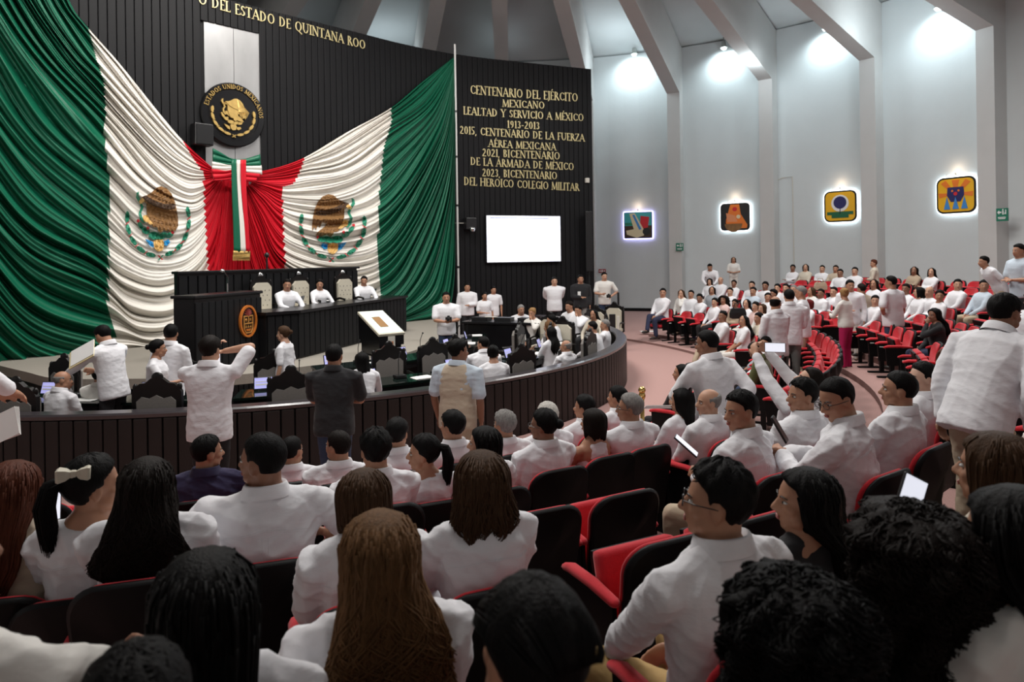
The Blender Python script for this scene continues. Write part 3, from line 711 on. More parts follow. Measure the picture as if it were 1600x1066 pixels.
# crest prints laid on the cloth
def print_on(px0, py0, S, flip, pxs, vs, parent, tilt=0):
    ok = (abs(pxs[:, 0] - px0) < 75) & (abs(pxs[:, 1] - py0) < 85); sub = pxs[ok]; sv = vs[ok]
    for nm, c, pts in eagle(1.0, flip):
        ct, st_ = math.cos(R(tilt)), math.sin(R(tilt))
        P = [(px0 + S[0] * (x * ct - z * st_), py0 - S[1] * (x * st_ + z * ct)) for x, z in pts]
        bm = bmesh.new(); vv = [bm.verts.new((x, y, 0)) for x, y in P]
        try: f = bm.faces.new(vv)
        except ValueError: bm.free(); continue
        bmesh.ops.triangulate(bm, faces=[f])
        for it in range(4):
            ed = [e for e in bm.edges if e.calc_length() > 3.2]
            if not ed: break
            bmesh.ops.subdivide_edges(bm, edges=ed, cuts=1); bmesh.ops.triangulate(bm, faces=bm.faces[:])
        bm.verts.index_update(); g = Geo(); out = []
        for v in bm.verts:
            d2 = (sub[:, 0] - v.co.x) ** 2 + (sub[:, 1] - v.co.y) ** 2; k = np.argpartition(d2, 4)[:4]
            w_ = 1 / (d2[k] + .05); base = (sv[k] * w_[:, None]).sum(0) / w_.sum()
            a, b = ray(v.co.x, v.co.y); lift = .034 if nm in ('eagle', 'snake', 'leaf', 'rock') else .045
            D = base[1] - lift * 1.6
            out.append((a * D, D, CAMZ + b * D))
        g.v = out; g.f = [tuple(q.index for q in f.verts) for f in bm.faces]; g.m = [0] * len(g.f); bm.free()
        obj('crest_' + nm, g, CM[c], parent)
print_on(247, 343, (56, 62), 1, pxL, vL, dl, 4)
print_on(520, 351, (58, 57), -1, pxR, vR, dr, -2)

# knot / bow and the hanging sash
t = thing('tricolour_bow', 'green white and red bow tying the drape below the round coat of arms', 'bow', wallpt(wallhit(366, 255)[0])[0])
def patch(name, rows, m, off, parent, fold=.03, nf=5, nu=28, nv=14):
    """rows: top and bottom pixel polylines"""
    A_, B_ = resample(rows[0], nu), resample(rows[1], nu); g = Geo(); rings = []
    for j in range(nv + 1):
        v = j / nv; r = []
        for i in range(nu + 1):
            x = lerp(A_[i][0], B_[i][0], v); y = lerp(A_[i][1], B_[i][1], v)
            p, nr = wall_surface(x, y, off + fold * math.sin(v * nf * math.pi * 2 + i * .15)); r.append(tuple(p))
        rings.append(r)
    g.loft(rings, closed=False, cap=False)
    back = []
    o = obj(name, g, m, parent, smooth=True); o.matrix_local = Matrix.Translation(-parent.location)
    md = o.modifiers.new('thickness', 'SOLIDIFY'); md.thickness = .03; return o
for nm, rw, m in (('bow_green', [[(332, 233), (350, 242), (364, 248), (383, 248), (406, 241)], [(332, 254), (350, 257), (366, 258), (384, 258), (407, 259)]], M_fgreen),
                  ('bow_white', [[(331, 254), (350, 257), (366, 258), (384, 258), (408, 258)], [(331, 266), (350, 268), (366, 266), (384, 268), (409, 272)]], M_fwhite),
                  ('bow_red', [[(330, 265), (350, 267), (366, 265), (384, 267), (408, 271)], [(334, 283), (350, 282), (366, 281), (384, 282), (398, 284)]], M_fred)):
    patch(nm, rw, m, .62, t, .02, 2)
t = thing('tricolour_ribbon', 'narrow green white and red ribbon with gold fringe hanging from the bow', 'sash', wallpt(wallhit(372, 330)[0])[0])
for i, m in enumerate((M_fgreen, M_fwhite, M_fred)):
    xa = [361.5, 370, 376, 384.5][i:i + 2]; xb = [365, 375, 383, 389][i:i + 2]
    rows = [[(xa[0], 250), (xa[0] + .3, 290), (lerp(xa[0], xb[0], .7), 350), (xb[0], 394)], [(xa[1], 250), (xa[1] + .5, 290), (lerp(xa[1], xb[1], .7), 350), (xb[1], 394)]]
    patch('sash_stripe', rows, m, .86, t, .012, 1, 20, 5)
patch('gold_fringe', [[(364, 392), (376, 392.5), (390, 392)], [(364, 403), (376, 404.5), (390, 404)]], M_gold, .86, t, .01, 1, 16, 4)
for i in range(14):
    x = lerp(364.5, 389.5, i / 13); pa, _ = wall_surface(x, 399, .885); pb, _ = wall_surface(x, 407, .885)
    g = Geo(); g.tube([pa, pb], .011, 5); o = obj('tassel', g, M_gold, t); o.matrix_local = Matrix.Translation(-t.location)

# ================================================================== STAGE
ZS = .70
SE = [GP(688.5, 515, ZS), GP(688, 523, ZS), GP(680, 533, ZS), GP(655, 545, ZS), GP(619, 555.5, ZS), GP(564, 564, ZS), GP(489, 571, ZS), GP(400, 583, ZS), GP(300, 590, ZS), GP(200, 592, ZS), Vector((-7.2, 10.7, 0)), Vector((-8.2, 11.4, 0)), Vector((-9.8, 12.6, 0))]
front = smooth_poly([(p.x, p.y, 0) for p in SE], 6)
back = [wallpt(s_, .03)[0] for s_ in np.linspace(wallhit(70, 500)[0], wallhit(688, 500)[0], 30)]
poly = [(p.x, p.y) for p in front] + [(p.x, p.y) for p in back]
g = Geo(); g.slab(poly, ZS - .16, ZS); obj_st = struct(obj('stage_floor', g, M_stage))
cx_, cy_ = -5, 14.5
inn = [(lerp(x, cx_, .02), lerp(y, cy_, .02)) for x, y in poly]
g = Geo(); g.slab(inn, 0, ZS - .16); struct(obj('stage_base', g, M_plas))
# upright slats round the stage front
me_ss = None
for i in range(0, len(front) - 12, 1):
    for k in range(2):
        p = front[i].lerp(front[i + 1], k / 2); q = front[i + 1]; d = (front[i + 1] - front[i]).normalized()
        if me_ss is None:
            g = Geo(); g.bbox((0, 0, (ZS - .17) / 2 + .005), (.07, .05, ZS - .18), .01); me_ss = fixn(g.mesh('stage_slat', M_black))
        o = link('stage_slat', me_ss, bpy.data.objects['stage_base']); c = Vector((lerp(p.x, cx_, .008), lerp(p.y, cy_, .008), 0))
        o.location = c; o.rotation_euler = (0, 0, math.atan2(d.y, d.x))
# presidium back panel
def vpanel(name, a, b, z0, z1, th, m, parent=None):
    """upright slab from plan point a to b"""
    d = Vector((b[0] - a[0], b[1] - a[1], 0)); L_ = d.length; an = math.atan2(d.y, d.x)
    g = Geo(); g.bbox((L_ / 2, th / 2, (z1 - z0) / 2), (L_, th, z1 - z0), .012)
    o = obj(name, g, m, parent); o.matrix_world = Matrix.Translation((a[0], a[1], z0)) @ Matrix.Rotation(an, 4, 'Z'); return o, L_
BA, BB = (-6.15, 12.45), (-3.80, 16.6)
t = thing('presidium_screen_wall', 'tall black panelled screen behind the presidium seats below the drape', 'partition')
o, L_ = vpanel('panel', BA, BB, ZS, 2.30, .10, M_blackg, t)
nb = 24; an = math.atan2(BB[1] - BA[1], BB[0] - BA[0])
for i in range(nb):
    f = (i + .5) / nb; g = Geo(); g.bbox((0, -.02, .78), (L_ / nb * .86, .035, 1.5), .008)
    o = obj('board', g, M_black, t) if i == 0 else link('board', me_b, t); me_b = o.data
    o.location = (lerp(BA[0], BB[0], f), lerp(BA[1], BB[1], f), ZS + .01); o.rotation_euler = (0, 0, an)
g = Geo(); g.bbox((L_ / 2, .03, 0), (L_ + .06, .2, .05), .01); o = obj('cap_rail', g, M_blackg, t); o.matrix_world = Matrix.Translation((BA[0], BA[1], 2.31)) @ Matrix.Rotation(an, 4, 'Z')
g = Geo(); g.tube([(0, 0, 0), (0, 0, .28)], .02, 6); g.ell((0, 0, .3), (.05, .05, .06)); o = obj('microphone_head', g, M_dark, t); p = PT(417, 412, 14.6); o.location = (p.x, p.y, 2.33)
# presidium platform and desk
DA, DB, DC = (-3.93, 12.4), (-2.66, 16.9), (-4.35, 12.0)
plat = [DA, DB, (-3.4, 17.1), (-4.9, 14.9), (-6.1, 12.7), (-5.2, 11.9)]
g = Geo(); g.slab([(lerp(x, -4.3, .03), lerp(y, 14.2, .03)) for x, y in plat], ZS, ZS + .22); struct(obj('presidium_platform', g, M_stage))
t = thing('presidium_desk', 'long black presidium desk on the stage seating three people', 'desk', (DA[0], DA[1], ZS))
ZD = 1.56
def dpanel(a, b, nbd):
    dx, dy = b[0] - a[0], b[1] - a[1]; L_ = math.hypot(dx, dy); an = math.atan2(dy, dx)
    M = Matrix.Translation((a[0] - DA[0], a[1] - DA[1], 0)) @ Matrix.Rotation(an, 4, 'Z')
    g = Geo(); g.box((L_ / 2, .03, (ZD - ZS) / 2), (L_, .04, ZD - ZS - .02)); o = obj('front_panel', g, M_blackg, t); o.matrix_local = M
    g = Geo(); g.bbox((L_ / nbd / 2, 0, (ZD - ZS) / 2), (L_ / nbd * .9, .03, ZD - ZS - .06), .008); me = fixn(g.mesh('board', M_black))
    for i in range(nbd): o = link('board', me, t); o.matrix_local = M @ Matrix.Translation((i * L_ / nbd, 0, 0))
dpanel(DA, DB, 26); dpanel(DC, DA, 4); dpanel((-5.0, 12.25), DC, 4)
dn = Vector((DB[1] - DA[1], -(DB[0] - DA[0]), 0)).normalized()     # outward of the front
def offp(p, k): return (p[0] - dn.x * k - DA[0], p[1] - dn.y * k - DA[1])
top = [offp(DA, -.06), offp(DB, -.06), offp(DB, .62), offp((-4.05, 12.9), .5), (-5.05 - DA[0], 12.55 - DA[1]), (-5.0 - DA[0], 12.2 - DA[1]), (DC[0] - DA[0], DC[1] - .06 - DA[1])]
g = Geo(); g.slab(top, ZD - ZS - .02, ZD - ZS + .035); obj('desktop', g, M_blackg, t)
# lectern with the state emblem
LA, LB = PT(303, 466, 10.6), PT(407, 456, 12.15); LZ = 1.93
dx, dy = LB.x - LA.x, LB.y - LA.y; LL = math.hypot(dx, dy); lan = math.atan2(dy, dx)
t = thing('lectern', 'large black lectern with oval orange state emblem and gooseneck microphone', 'lectern', (LA.x, LA.y, ZS), lan)
g = Geo(); g.bbox((LL / 2, .2, (LZ - ZS) / 2), (LL, .40, LZ - ZS), .015); obj('body', g, M_blackg, t)
for i in range(11):
    g = Geo(); g.bbox(((i + .5) * LL / 11, -.012, (LZ - ZS) / 2 - .02), (LL / 11 * .9, .03, LZ - ZS - .1), .008); obj('board', g, M_black, t)
g = Geo(); g.bbox((LL / 2, .2, LZ - ZS + .02), (LL + .04, .48, .05), .012); obj('top', g, M_blackg, t)
g = Geo(); pts_ = [(LL * .62, .2, LZ - ZS + .04), (LL * .62, .2, LZ - ZS + .2), (LL * .6, .16, LZ - ZS + .3), (LL * .50, .1, LZ - ZS + .4)]
g.tube(pts_, .012, 6); g.ell((LL * .46, .08, LZ - ZS + .42), (.05, .03, .03)); obj('microphone', g, M_chrome, t)
# emblem: px centre (386,502), half 18x25
EC = PT(386, 502, 11.75); Rz = 25 / FPX * 11.75; Rx_ = Rz * .80
u0 = (EC.x - LA.x) * math.cos(lan) + (EC.y - LA.y) * math.sin(lan); ez = EC.z - ZS
M_or = mat('orange_bronze', (.68, .20, .03), .4, .3); M_br = mat('bronze_line', (.62, .30, .08), .4, .5)
def oval(a, b, n=40): return [(a * math.cos(2 * math.pi * i / n), b * math.sin(2 * math.pi * i / n)) for i in range(n)]
g = Geo()
ro, ri = oval(Rx_, Rz), oval(Rx_ * .84, Rz * .87)
g.loft([[(u0 + x, y, ez + z) for x, z in pp] for pp, y in ((ri, -.03), (ri, -.07), (ro, -.07), (ro, -.03), (ri, -.03))], cap=False); obj('emblem_ring', g, M_or, t)
g = Geo(); g.loft([[(u0 + x, y, ez + z) for x, z in ri] for y in (-.03, -.045)]); obj('emblem_field', g, M_dark, t)
k = Rx_
sh = [('shield_outline', [((-.5, -.45), (-.5, .32)), ((-.5, .32), (.5, .32)), ((.5, .32), (.5, -.45)), ((-.5, -.45), (-.3, -.72)), ((-.3, -.72), (.3, -.72)), ((.3, -.72), (.5, -.45)), ((-.5, -.14), (.5, -.14)), ((0, -.14), (0, .32))])]
g = Geo()
for a, b in sh[0][1]: g.tube([(u0 + a[0] * k, -.055, ez + a[1] * k * 1.25), (u0 + b[0] * k, -.055, ez + b[1] * k * 1.25)], .014, 5)
obj('shield_outline', g, M_br, t)
g = Geo()
g.ell((u0 - .25 * k, -.055, ez + .12 * k), (.10 * k, .012, .13 * k), n=8, m=5); obj('shield_charge', g, M_br, t)
g = Geo(); g.prism([(u0 + .25 * k + x * .14 * k, ez + .12 * k + z * .14 * k) for x, z in [(math.cos(R(90 + i * 36)) * (1 if i % 2 == 0 else .4), math.sin(R(90 + i * 36)) * (1 if i % 2 == 0 else .4)) for i in range(10)]], -.06, -.045); obj('shield_charge', g, M_br, t)
for i in range(3):
    g = Geo(); x = u0 + (-.27 + .27 * i) * k; g.prism([(x - .09 * k, ez - .5 * k), (x + .09 * k, ez - .5 * k), (x, ez - .27 * k)], -.06, -.045); obj('shield_charge', g, M_br, t)
g = Geo(); g.prism([(u0 + x * k, ez + z * k) for x, z in ((-.3, -.6), (.3, -.6), (.2, -.76), (-.2, -.76))], -.058, -.045); obj('shield_charge', g, M_or, t)
M_crest = mat('crest_dark_red', (.22, .03, .02), .5)
g = Geo()
for i in range(7):
    a = R(20 + i * 140 / 6); g.tube([(u0, -.052, ez + .45 * k), (u0 + .42 * k * math.cos(a), -.052, ez + .45 * k + .5 * k * math.sin(a))], [.02, .012], 5)
obj('emblem_sun', g, M_crest, t)
# kiosk with slanted lit display
KB = (-2.43, 12.3); KW, KDp = .50, .88
t = thing('display_kiosk', 'black kiosk with slanted glowing display standing on the stage front', 'kiosk', (KB[0], KB[1], ZS), R(37))
g = Geo(); g.bbox((KW / 2, KDp / 2, .15), (KW * .88, KDp * .9, .24), .01); obj('base_cabinet', g, M_blackg, t)
g = Geo(); g.loft([[(x, .0, .22), (x, KDp, .22), (x, KDp, .75), (x, 0, .40)] for x in (0, KW)]); obj('head_cabinet', g, M_blackg, t)
for wx, wy in ((.06, .06), (KW - .06, .06), (.06, KDp - .08)):
    g = Geo(); g.tube([(wx - .03, wy, .035), (wx + .03, wy, .035)], .035, 10); obj('castor', g, M_dark, t)
M_disp = mat('kiosk_glow', (.7, .95, .95), .3, emit=(.55, .88, .90, .62))
Mt = Matrix.Translation((KW / 2, KDp / 2, .60)) @ Matrix.Rotation(math.atan2(.35, .88), 4, 'X'); SL = math.hypot(.88, .35)
g = Geo(); g.bbox((0, 0, 0), (KW * 1.06, SL * 1.04, .05), .01); obj('display_frame', g, M_cream, t, Mt)
g = Geo(); g.box((0, 0, .03), (KW * .95, SL * .95, .008)); obj('display', g, M_disp, t, Mt)
g = Geo(); g.bbox((-.03, -.02, .037), (KW * .34, SL * .46, .01), .004); obj('display_picture', g, mat('clay_picture', (.30, .16, .06), .6), t, Mt)
g = Geo(); g.box((KW * .48, -.012, .28), (.14, .012, .22)); g.box((KW * .48, -.02, .25), (.06, .01, .09), 1); obj('label_plate', g, [M_label, M_or], t)

# ================================================================== WELL PARAPET
RP, HP = 7.44, .85
P0, P1 = R(-172), R(38)
g = Geo(); rings = []
for i in range(121):
    a = lerp(P0, P1, i / 120); c, s_ = math.cos(a), math.sin(a)
    rings.append([(CX + r * c, CY + r * s_, z) for r, z in ((RP - .10, 0), (RP - .10, HP - .05), (RP - .03, HP - .05), (RP - .03, 0))])
g.loft(rings); PAR = struct(obj('parapet', g, M_plas))
g = Geo(); rings = []
for i in range(121):
    a = lerp(P0, P1, i / 120); c, s_ = math.cos(a), math.sin(a)
    rings.append([(CX + r * c, CY + r * s_, z) for r, z in ((RP - .16, HP - .06), (RP - .17, HP - .02), (RP - .15, HP), (RP + .03, HP), (RP + .05, HP - .02), (RP + .04, HP - .06))])
g.loft(rings); obj('cap_rail', g, mat('parapet_cap', (.035, .03, .034), .3, coat=.3), PAR)
bw = .155; nb = int((R(36) - R(-150)) * RP / bw)
g = Geo(); g.bbox((0, -.02, (HP - .07) / 2), (bw * .90, .05, HP - .08), .012); me = fixn(g.mesh('board', M_parap))
for i in range(min(nb, 290)):
    a = R(-150) + (i + .5) * bw / RP; o = link('board', me, PAR); o.location = (CX + RP * math.cos(a), CY + RP * math.sin(a), .005); o.rotation_euler = (0, 0, a + math.pi / 2)

# ================================================================== DEPUTY CHAIRS AND DESKS
def arch(w_, z0, z1, crest, n=8):
    """outline of a carved chair back: straight sides, shoulders, humped crest"""
    pts = [(-w_ / 2, z0), (w_ / 2, z0), (w_ / 2 * 1.0, z1), ]
    for i in range(n + 1):
        f = i / n; x = lerp(w_ / 2 * .92, -w_ / 2 * .92, f)
        pts.append((x, z1 + crest * (.25 + .75 * math.sin(math.pi * f) ** .8) - (.03 if i in (2, n - 2) else 0)))
    pts.append((-w_ / 2, z1)); return pts
def deputy_chair(name, up_m, label, tufted=False):
    t = thing(name, label, 'chair')
    g = Geo(); g.prism(arch(.56, .38, 1.0, .17), -.30, -.24); obj('back_frame', g, M_wood, t)
    g = Geo(); g.prism([(x * .82, z) for x, z in [(-.26, .5), (.26, .5), (.27, .9), (.2, .95), (.1, .93), (0, .97), (-.1, .93), (-.2, .95), (-.27, .9)]], -.315, -.30); obj('rear_panel', g, M_grey, t)
    g = Geo(); g.prism([(x * .84, z) for x, z in [(-.26, .46), (.26, .46), (.27, .96), (.16, 1.04), (-.16, 1.04), (-.27, .96)]], -.24, -.17); obj('back_pad', g, up_m, t)
    if tufted:
        g = Geo()
        for r in range(5):
            for c in range(4 - (r % 2)):
                g.ell(((c - 1.5 + .5 * (r % 2)) * .11, -.168, .54 + r * .09), (.012, .01, .012), n=6, m=4)
        o = obj('tufting_buttons', g, M_grey, t); o['kind'] = 'stuff'
    for s in (-1, 1):
        g = Geo(); g.ell((s * .25, -.27, 1.055), (.03, .03, .045)); g.tube([(s * .25, -.27, .98), (s * .25, -.27, 1.05)], .02, 8); obj('finial', g, M_wood, t, smooth=True)
        g = Geo(); g.tube([(s * .29, -.25, .62), (s * .30, .0, .66), (s * .30, .18, .64), (s * .29, .2, .44)], [.022, .026, .028, .02], 6); obj('armrest', g, M_wood, t)
        for yy, zz in ((-.22, 0), (.2, 0)):
            g = Geo(); g.tube([(s * .24, yy, .4), (s * .26, yy, .0)], [.028, .02], 6, dome=False); obj('leg', g, M_wood, t)
    g = Geo(); g.ell((0, -.27, 1.17), (.07, .03, .06)); obj('crest_carving', g, M_chrome if tufted else M_wood, t, smooth=True)
    g = Geo(); g.bbox((0, 0, .44), (.52, .48, .1), .03); obj('seat', g, up_m, t)
    return t
dc0 = deputy_chair('deputy_chair', M_grey, 'x'); dcU = False
STAGE_C = Vector((-4.6, 15.0, 0))
def put_dchair(x, y, face, label, src=None):
    global dcU
    if not dcU: o = dc0; dcU = True
    else: o = dup(dc0)
    o.location = (x, y, 0); o.rotation_euler = (0, 0, face); o['label'] = label; o['group'] = 'carved chairs in the deputies well'; return o
def face_to(x, y, tx, ty): return math.atan2(ty - y, tx - x) - math.pi / 2
DCH = [  # px, py of crest, width-derived D
 (54, 590, 8.0, 'carved chair back at the far left beside the bald deputy'), (262, 583, 8.15, 'empty carved chair left of the white-shirted photographer'),
 (456, 577, 8.55, 'empty carved chair between the photographer and the man in black polo'), (662, 559, 9.9, 'carved chair just left of the man in tan vest'),
 (795, 543, 10.3, 'carved chair right of woman with bun, tall over the parapet'), (900, 527, 12.2, 'carved chair beside the half hidden man at the right parapet'),
 (949, 512, 15.0, 'carved chair behind the grey-haired deputy at the right'), (128, 568, 9.3, 'carved chair in second ring behind the bald deputy'),
 (302, 565, 9.6, 'carved chair half hidden left behind the white-shirted photographer'), (432, 562, 9.7, 'carved chair peeking above the empty one near centre'), (598, 551, 10.2, 'carved chair with grey back right of the girl with bun'),
 (695, 545, 11.3, 'carved chair right behind the head of the man in tan vest'), (792, 524, 11.4, 'carved chair in the second ring above the tall one'),
 (840, 515, 13.4, 'carved chair turned edge on at the right side of the well'), (968, 503, 16.8, 'last carved chair at right end of the curve')]
for px, py, D, lb in DCH:
    p = PT(px, py, D); rr_ = math.hypot(p.x - CX, p.y - CY)
    if rr_ > 6.9: p = Vector((lerp(CX, p.x, 6.9 / rr_), lerp(CY, p.y, 6.9 / rr_), 0))
    if 5.2 < math.hypot(p.x - CX, p.y - CY) < 6.5:
        q = p.copy()
        while 5.15 < math.hypot(q.x - CX, q.y - CY) < 6.6 and q.y < 16: q = q * 1.01
        if math.hypot(q.x - CX, q.y - CY) <= 5.2: p = q
    f = face_to(p.x, p.y, *STAGE_C.xy)
    put_dchair(p.x, p.y, f, lb)
# chairs on the far side of the right wing, pale backs to the camera
dcl = deputy_chair('deputy_chair', M_cream, 'pale backed carved chair behind the parted desks, leftmost of its row')
first = True
for px, D, lb in ((852, 15.6, 'pale backed carved chair left of the standing big man'), (871, 14.4, 'pale backed carved chair in front of the standing big man'), (926, 17.6, 'pale backed carved chair below the man in black'), (955, 18.8, 'pale backed carved chair before the photographer in beige')):
    p = PT(px, 500, D); o = dcl if first else dup(dcl); first = False
    o.location = (p.x, p.y, 0); o.rotation_euler = (0, 0, face_to(p.x, p.y, p.x - 2.2, p.y - 4)); o['label'] = lb; o['group'] = 'pale backed chairs of the right wing'
# presidium chairs
pc0 = deputy_chair('presidium_chair', M_cream, 'cream tufted high-backed chair left of the bearded man', True)
pan = math.atan2(DB[1] - DA[1], DB[0] - DA[0])
for i, (px, D, lb) in enumerate(((417, 13.6, 'cream tufted chair left of the bearded presiding man'), (477, 14.5, 'cream tufted chair between the two left presiding people'), (546, 15.4, 'cream tufted chair left of the man in glasses'))):
    p = PT(px, 450, D); o = pc0 if i == 0 else dup(pc0); o.location = (p.x, p.y, ZS + .22); o.scale = (.82, 1.0, 1.10); o.rotation_euler = (0, 0, R(-134)); o['label'] = lb; o['group'] = 'tufted presidium chairs'
# deputy desks: wedge shaped, dark glass top
def deputy_desk(w_):
    t = thing('deputy_desk', 'x', 'desk')
    g = Geo(); g.slab([(-w_ / 2, 0), (w_ / 2, 0), (w_ / 2 * .88, .62), (-w_ / 2 * .88, .62)], .70, .735); obj('desktop', g, M_glass, t)
    g = Geo(); g.slab([(-w_ / 2 + .02, .02), (w_ / 2 - .02, .02), (w_ / 2 * .88 - .02, .60), (-w_ / 2 * .88 + .02, .60)], .60, .70); obj('apron', g, M_blackg, t)
    g = Geo(); g.slab([(-w_ / 2 * .88, .57), (w_ / 2 * .88, .57), (w_ / 2 * .88, .61), (-w_ / 2 * .88, .61)], 0, .60); obj('front_panel', g, M_black, t)
    for s in (-1, 1): g = Geo(); g.slab([(s * (w_ / 2 - .06), .08), (s * (w_ / 2 - .02), .08), (s * (w_ / 2 * .88 - .02), .58), (s * (w_ / 2 * .88 - .06), .58)], 0, .60); obj('side_panel', g, M_blackg, t)
    return t
dk0 = deputy_desk(1.45); used = False
def put_desk(r, deg, lb, grp):
    global used
    a = R(deg); x, y = CX + r * math.cos(a), CY + r * math.sin(a)
    o = dk0 if not used else dup(dk0); used = True
    o.location = (x, y, 0); o.rotation_euler = (0, 0, a + math.pi / 2); o['label'] = lb; o['group'] = grp; return o, x, y, a + math.pi / 2
def tablet_obj(lb, x, y, z, rz, first=[None]):
    if first[0] is None:
        t = thing('tablet', lb, 'tablet'); g = Geo(); g.bbox((0, 0, .10), (.25, .02, .17), .006, 0, Matrix.Rotation(R(-18), 4, 'X')); obj('case', g, M_dark, t)
        g = Geo(); g.box((0, -.012, .10), (.225, .004, .145), 0, Matrix.Rotation(R(-18), 4, 'X')); obj('display', g, mat('tablet_glow', (.4, .4, .7), .3, emit=(.36, .36, .75, .75)), t)
        g = Geo(); g.box((0, -.016, .12), (.2, .003, .012), 0, Matrix.Rotation(R(-18), 4, 'X')); g.box((0, -.016, .08), (.2, .003, .02), 0, Matrix.Rotation(R(-18), 4, 'X')); obj('text_bar', g, M_paper, t)
        g = Geo(); g.box((0, .05, .01), (.12, .12, .02)); obj('stand', g, M_dark, t); first[0] = t; o = t
    else: o = dup(first[0])
    o.location = (x, y, z); o.rotation_euler = (0, 0, rz); o['label'] = lb; o['group'] = 'tablets on the deputies desks'; return o
def mic_obj(lb, x, y, z, rz, first=[None]):
    if first[0] is None:
        t = thing('desk_microphone', lb, 'microphone'); g = Geo(); g.bbox((0, 0, .025), (.17, .14, .05), .012); obj('base', g, M_dark, t)
        g = Geo(); g.box((0, -.03, .053), (.10, .06, .008)); obj('button_plate', g, M_chrome, t)
        g = Geo(); g.tube([(0, .04, .05), (0, .04, .25), (0, -.02, .38)], .006, 6); g.ell((0, -.03, .39), (.012, .02, .015)); obj('gooseneck', g, M_dark, t); first[0] = t; o = t
    else: o = dup(first[0])
    o.location = (x, y, z); o.rotation_euler = (0, 0, rz); o['label'] = lb; o['group'] = 'microphones on the deputies desks'; return o
def paper_obj(lb, x, y, z, rz):
    g = Geo(); g.box((0, 0, .003), (.30, .22, .004)); g.box((.02, .01, .008), (.28, .21, .004), 0, Matrix.Rotation(R(6), 4, 'Z')); o = obj('papers', g, M_paper); o.location = (x, y, z); o.rotation_euler = (0, 0, rz); return tag(o, lb, 'papers', 'paper sheets on the deputies desks')
DESK_N = 0
where = ['far left', 'left', 'left of the photographer', 'before the lectern', 'centre left', 'centre', 'behind the man in black polo', 'right of the man in black polo', 'left of the man in tan vest', 'beyond the man in tan vest', 'right of the woman with bun', 'under the tall chair', 'right', 'right wing', 'far right wing', 'end of right wing']
ORD = ['first', 'second', 'third', 'fourth', 'fifth', 'sixth', 'seventh', 'eighth', 'ninth', 'tenth', 'eleventh', 'twelfth', 'thirteenth']
for ring, r, degs in (('outer', 6.3, range(-140, 2, 14)), ('inner', 4.5, range(-112, 20, 19))):
    for i, dg in enumerate(degs):
        a = R(dg); x, y = CX + (r - .62) * math.cos(a), CY + (r - .62) * math.sin(a)
        if ring == 'inner' and (y < 10.3 or x < -3.2): 
            if y < 10.6 and x < -4.2: pass
            else: continue
        if ring == 'inner' and x < -3.2: continue
        o, x, y, rz = put_desk(r, dg, 'dark glass topped deputies desk, %s from the left in the %s ring' % (ORD[i], ring), 'deputies desks of the %s ring' % ring)
        M = Matrix.Translation((x, y, 0)) @ Matrix.Rotation(rz, 4, 'Z')
        q = M @ Vector((-.35, .42, .736)); tablet_obj('small lit tablet on the %s desk from left in the %s ring' % (ORD[i], ring), q.x, q.y, q.z, rz)
        q = M @ Vector((.12, .38, .736)); mic_obj('gooseneck microphone on the %s desk from left in the %s ring' % (ORD[i], ring), q.x, q.y, q.z, rz)
        q = M @ Vector((.4, .2, .736)); paper_obj('white papers on the %s desk from left in the %s ring' % (ORD[i], ring), q.x, q.y, q.z, rz)
# items on presidium desk
for i, (px, py) in enumerate(((477, 474), (541, 468), (590, 463))):
    D = [14.0, 15.6, 17.0][i]; p = PT(px, py, D)
    o = tablet_obj(['tablet before the bearded man on the presidium desk', 'tablet before the presiding woman on the long desk', 'tablet before the man in glasses on the long desk'][i], p.x - .1, p.y, ZD + .035, pan + R(200), )
    o['group'] = 'tablets on the presidium desk'
p = PT(509, 474, 14.7); o = mic_obj('short microphone on presidium desk before the woman', p.x - .15, p.y, ZD + .035, pan)
for px, D, lb in ((520, 15.1, 'white papers before the presiding woman'), (597, 17.3, 'white papers at the right end of presidium desk')):
    p = PT(px, 470, D); o = paper_obj(lb, p.x - .15, p.y, ZD + .036, pan); o['group'] = 'papers on the presidium desk'

# side console of machines by the stage (dark equipment desks, right of the standing woman)
t = thing('equipment_console', 'black console desk of equipment right of the standing women', 'console', PT(788, 500, 16.5) * 1.0); t.location.z = 0
t.rotation_euler = (0, 0, R(-20))
g = Geo(); g.bbox((0, 0, .45), (1.9, .6, .9), .02); obj('cabinet', g, M_blackg, t)
g = Geo(); g.bbox((0, -.02, .93), (2.0, .7, .06), .015); obj('top', g, M_blackg, t)
for i in range(3): g = Geo(); g.bbox((-.6 + .6 * i, 0, 1.0), (.42, .3, .1), .01, 0, Matrix.Rotation(0, 4, 'X')); obj('device', g, M_dark, t)
g = Geo(); g.box((-.3, -.1, 1.065), (.3, .12, .015)); obj('keypad', g, M_label, t)
# lectern-like stands at the right end (two thin posts)
for px, py, D, lb in ((966, 457, 19.2, 'thin dark upright post right of the photographer in beige'), ):
    p = PT(px, py, D); t = thing('post', lb, 'post', (p.x, p.y, 0)); g = Geo(); g.tube([(0, 0, 0), (0, 0, p.z)], .03, 8, dome=False); obj('pole', g, M_dark, t); g = Geo(); g.tube([(0, 0, 0), (0, 0, .04)], .15, 12, dome=False); obj('base', g, M_dark, t)
p = PT(965.5, 488, 17.6); t = thing('flag_stand', 'tall narrow pale panel stand at the right end of the parapet', 'stand', (p.x, p.y, 0)); g = Geo(); g.bbox((0, 0, p.z / 2 - .05), (.07, .05, p.z - .1), .01); obj('panel', g, M_label, t)
g = Geo(); g.bbox((-.14, .05, p.z / 2), (.16, .05, p.z * .9), .01); obj('dark_panel', g, M_dark, t); g = Geo(); g.bbox((-.05, 0, .02), (.4, .3, .04), .01); obj('foot', g, M_dark, t)
